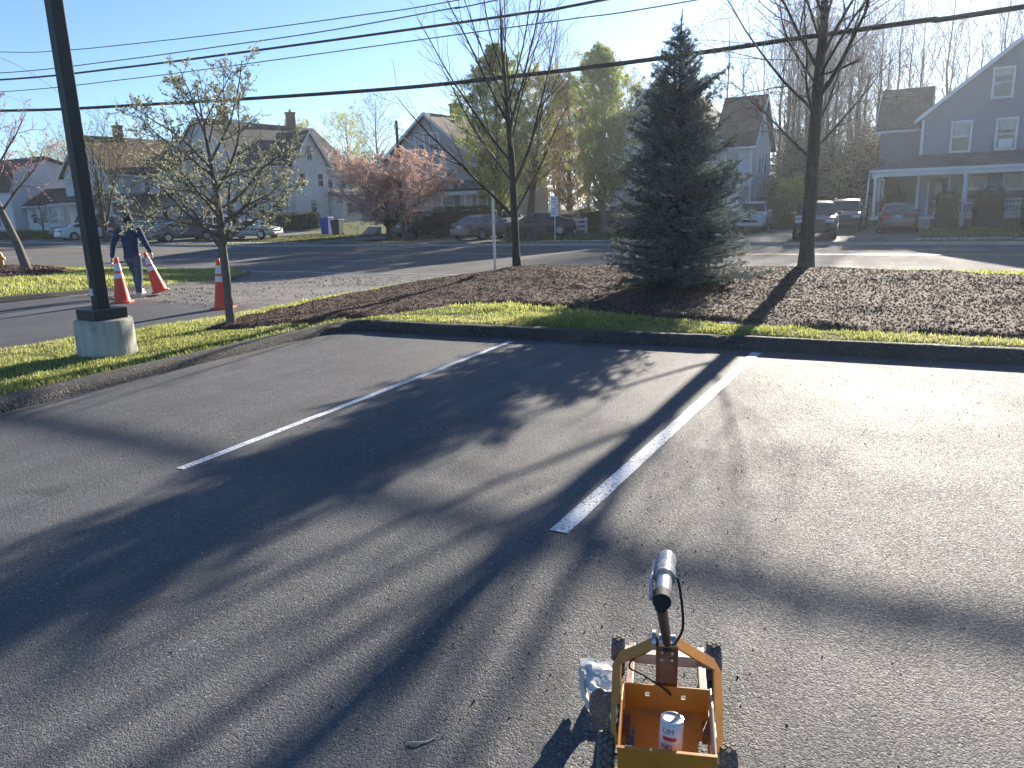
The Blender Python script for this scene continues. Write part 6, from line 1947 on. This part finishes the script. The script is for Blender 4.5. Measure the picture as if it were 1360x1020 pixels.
m = MB(); m.tube([ga.lerp(gb, .15) + Vector((-.024, 0, -.012)), ga.lerp(gb, .5) + Vector((-.030, 0, -.006)), ga.lerp(gb, .95) + Vector((-.026, 0, .0))], [.006, .006, .005], 8); m.build('trigger', MT['pale_plastic'], grip, smooth=True)
# control cable
kp = [gb + Vector((.016, -.07, -.005)), Vector((.020, -.30, .80)), Vector((.030, -.36, .73)), Vector((.022, -.25, .62)), Vector((.012, -.02, .46)), Vector((-.004, .095, .405)), Vector((-.06, .15, .325)), Vector((-.105, .20, .265)), Vector((-.118, .225, .215)), Vector((-.08, .21, .205)), Vector((-.02, .170, .195)), Vector((.02, .155, .17))]
P_ = [kp[0] * 2 - kp[1]] + kp + [kp[-1] * 2 - kp[-2]]; out = []
for i in range(1, len(P_) - 2):
    for k in range(8):
        tt_ = k / 8; a, b_, c, d = P_[i - 1], P_[i], P_[i + 1], P_[i + 2]
        out.append(.5 * ((2 * b_) + (c - a) * tt_ + (2 * a - 5 * b_ + 4 * c - d) * tt_ * tt_ + (3 * b_ - a - 3 * c + d) * tt_ ** 3))
m = MB(); m.tube(out, .0034, 7); m.build('control_cable', MT['black'], mach, smooth=True)
m = MB(); m.tube([(.004, .10, .405), (.03, .12, .37), (.055, .15, .33)], .0022, 6); m.build('cable_tie', MT['trim'], mach)
# crumpled wind shield of milky plastic
rs = np.random.RandomState(9)
MT['milky'] = simple("milky_plastic_sheet", (.66, .64, .58), .55, .15, 18, .35, 40)
MT['milky'].node_tree.nodes["Principled BSDF"].inputs['Transmission Weight'].default_value = .08
def crumple(c, nu=9, nv=7, amp=.008, th=.002):
    a, b_, cc, d = [Vector(p) for p in c]
    vs = []
    for i in range(nu):
        for j in range(nv):
            u, v = i / (nu - 1), j / (nv - 1)
            p = (a * (1 - u) + b_ * u) * (1 - v) + (d * (1 - u) + cc * u) * v
            vs.append(p + Vector(rs.normal(0, amp, 3)))
    k = len(vs); vs2 = [p - Vector((th * .4, th * .3, th)) for p in vs]
    fs = [(i * nv + j, (i + 1) * nv + j, (i + 1) * nv + j + 1, i * nv + j + 1) for i in range(nu - 1) for j in range(nv - 1)]
    fs += [tuple(x + k for x in f[::-1]) for f in fs]
    m = MB(); m.add(vs + vs2, fs); return m
crumple([(-.150, .155, .175), (-.165, .325, .165), (-.295, .365, .150), (-.255, .195, .135)], amp=.005).build('wind_shield', MT['milky'], mach, smooth=True)
crumple([(-.256, .195, .133), (-.295, .365, .148), (-.300, .365, .04), (-.245, .205, .03)], amp=.004).build('wind_shield', MT['milky'], mach, smooth=True)
crumple([(-.142, -.02, .20), (-.150, .175, .172), (-.172, .185, .05), (-.160, .0, .05)], amp=.004).build('wind_shield', MT['milky'], mach, smooth=True)
# the spray can standing in the tray is a thing of its own
cl_ = Vector((.006, -.058, ZF + .003))
wc = Matrix.Translation(mach.location) @ Matrix.Rotation(MZ, 4, 'Z') @ cl_
can = empty('spray_can', wc, MZ + R(0), 'white spray paint can with red mark standing in the orange tray', 'spray can')
can.rotation_euler = (R(-5), R(3), MZ)
cr_, ch_ = .0335, .182
MT['can_white'] = simple("can_white_print", (.62, .62, .62), .3, .08, 12)
m = MB(); m.lathe([(cr_ * .9, 0), (cr_, .004), (cr_, ch_ * .30)], 32); m.build('silver_band', MT['chrome'], can, smooth=True)
m = MB(); m.lathe([(cr_, ch_ * .3005), (cr_, ch_ * .93), (cr_ * .97, ch_ * .945)], 32); lab = m.build('body', MT['can_white'], can, smooth=True)
m = MB(); m.lathe([(cr_ * .972, ch_ * .9455), (cr_ * 1.0, ch_ * .955), (cr_ * .97, ch_ * .968), (cr_ * .8, ch_ * .975), (cr_ * .72, ch_ * .955), (.004, ch_ * .945)], 32); m.build('rim', MT['chrome'], can, smooth=True)
def wrap_text(txt, size, z, ang, mat, nm='lettering'):
    cu = bpy.data.curves.new('t', 'FONT'); cu.body = txt; cu.size = size; cu.align_x = 'CENTER'; cu.extrude = .0
    to = bpy.data.objects.new('t', cu); COL.objects.link(to)
    dg = bpy.context.evaluated_depsgraph_get(); dg.update()
    me = bpy.data.meshes.new_from_object(to.evaluated_get(dg)); bpy.data.objects.remove(to)
    for v in me.vertices:
        a = ang + v.co.x / cr_; r = cr_ + .0005; zz = z + v.co.y
        v.co = (math.sin(a) * r, -math.cos(a) * r, zz)
    me.name = nm
    return link_mesh(nm, me, mat, lab)
INK = simple("dark_ink", (.05, .055, .07), .5, .05); RED = simple("red_ink", (.45, .04, .03), .5, .05)
wrap_text("UM", .023, .142, -.30, INK); wrap_text("NG", .022, .094, -.35, INK)
m = MB()
for i in range(8):
    a0, a1 = -.75 + i * .15, -.75 + (i + 1) * .15
    m.quad((math.sin(a0) * (cr_ + .0004), -math.cos(a0) * (cr_ + .0004), .121), (math.sin(a1) * (cr_ + .0004), -math.cos(a1) * (cr_ + .0004), .121), (math.sin(a1) * (cr_ + .0004), -math.cos(a1) * (cr_ + .0004), .133), (math.sin(a0) * (cr_ + .0004), -math.cos(a0) * (cr_ + .0004), .133))
m.build('red_mark', RED, lab)

# lighten the load of tiny copies: nothing animated, nothing hidden

# ------------------------------------------------------------------ scattering volume added to imitate lens veil towards the sun
hz_m = bpy.data.materials.new("lens_veil"); hz_m.use_nodes = True
_t = hz_m.node_tree; _t.nodes.remove(_t.nodes["Principled BSDF"])
_v = _t.nodes.new("ShaderNodeVolumePrincipled")
_v.inputs['Color'].default_value = (.84, .92, 1.0, 1)
_v.inputs['Density'].default_value = 0.00045
_v.inputs['Anisotropy'].default_value = .6
_t.links.new(_v.outputs[0], _t.nodes["Material Output"].inputs['Volume'])
mb = MB(); mb.b2(-950, 950, -320, 950, -1.75, 34)
tag(mb.build('veil_volume', hz_m), kind='stuff')
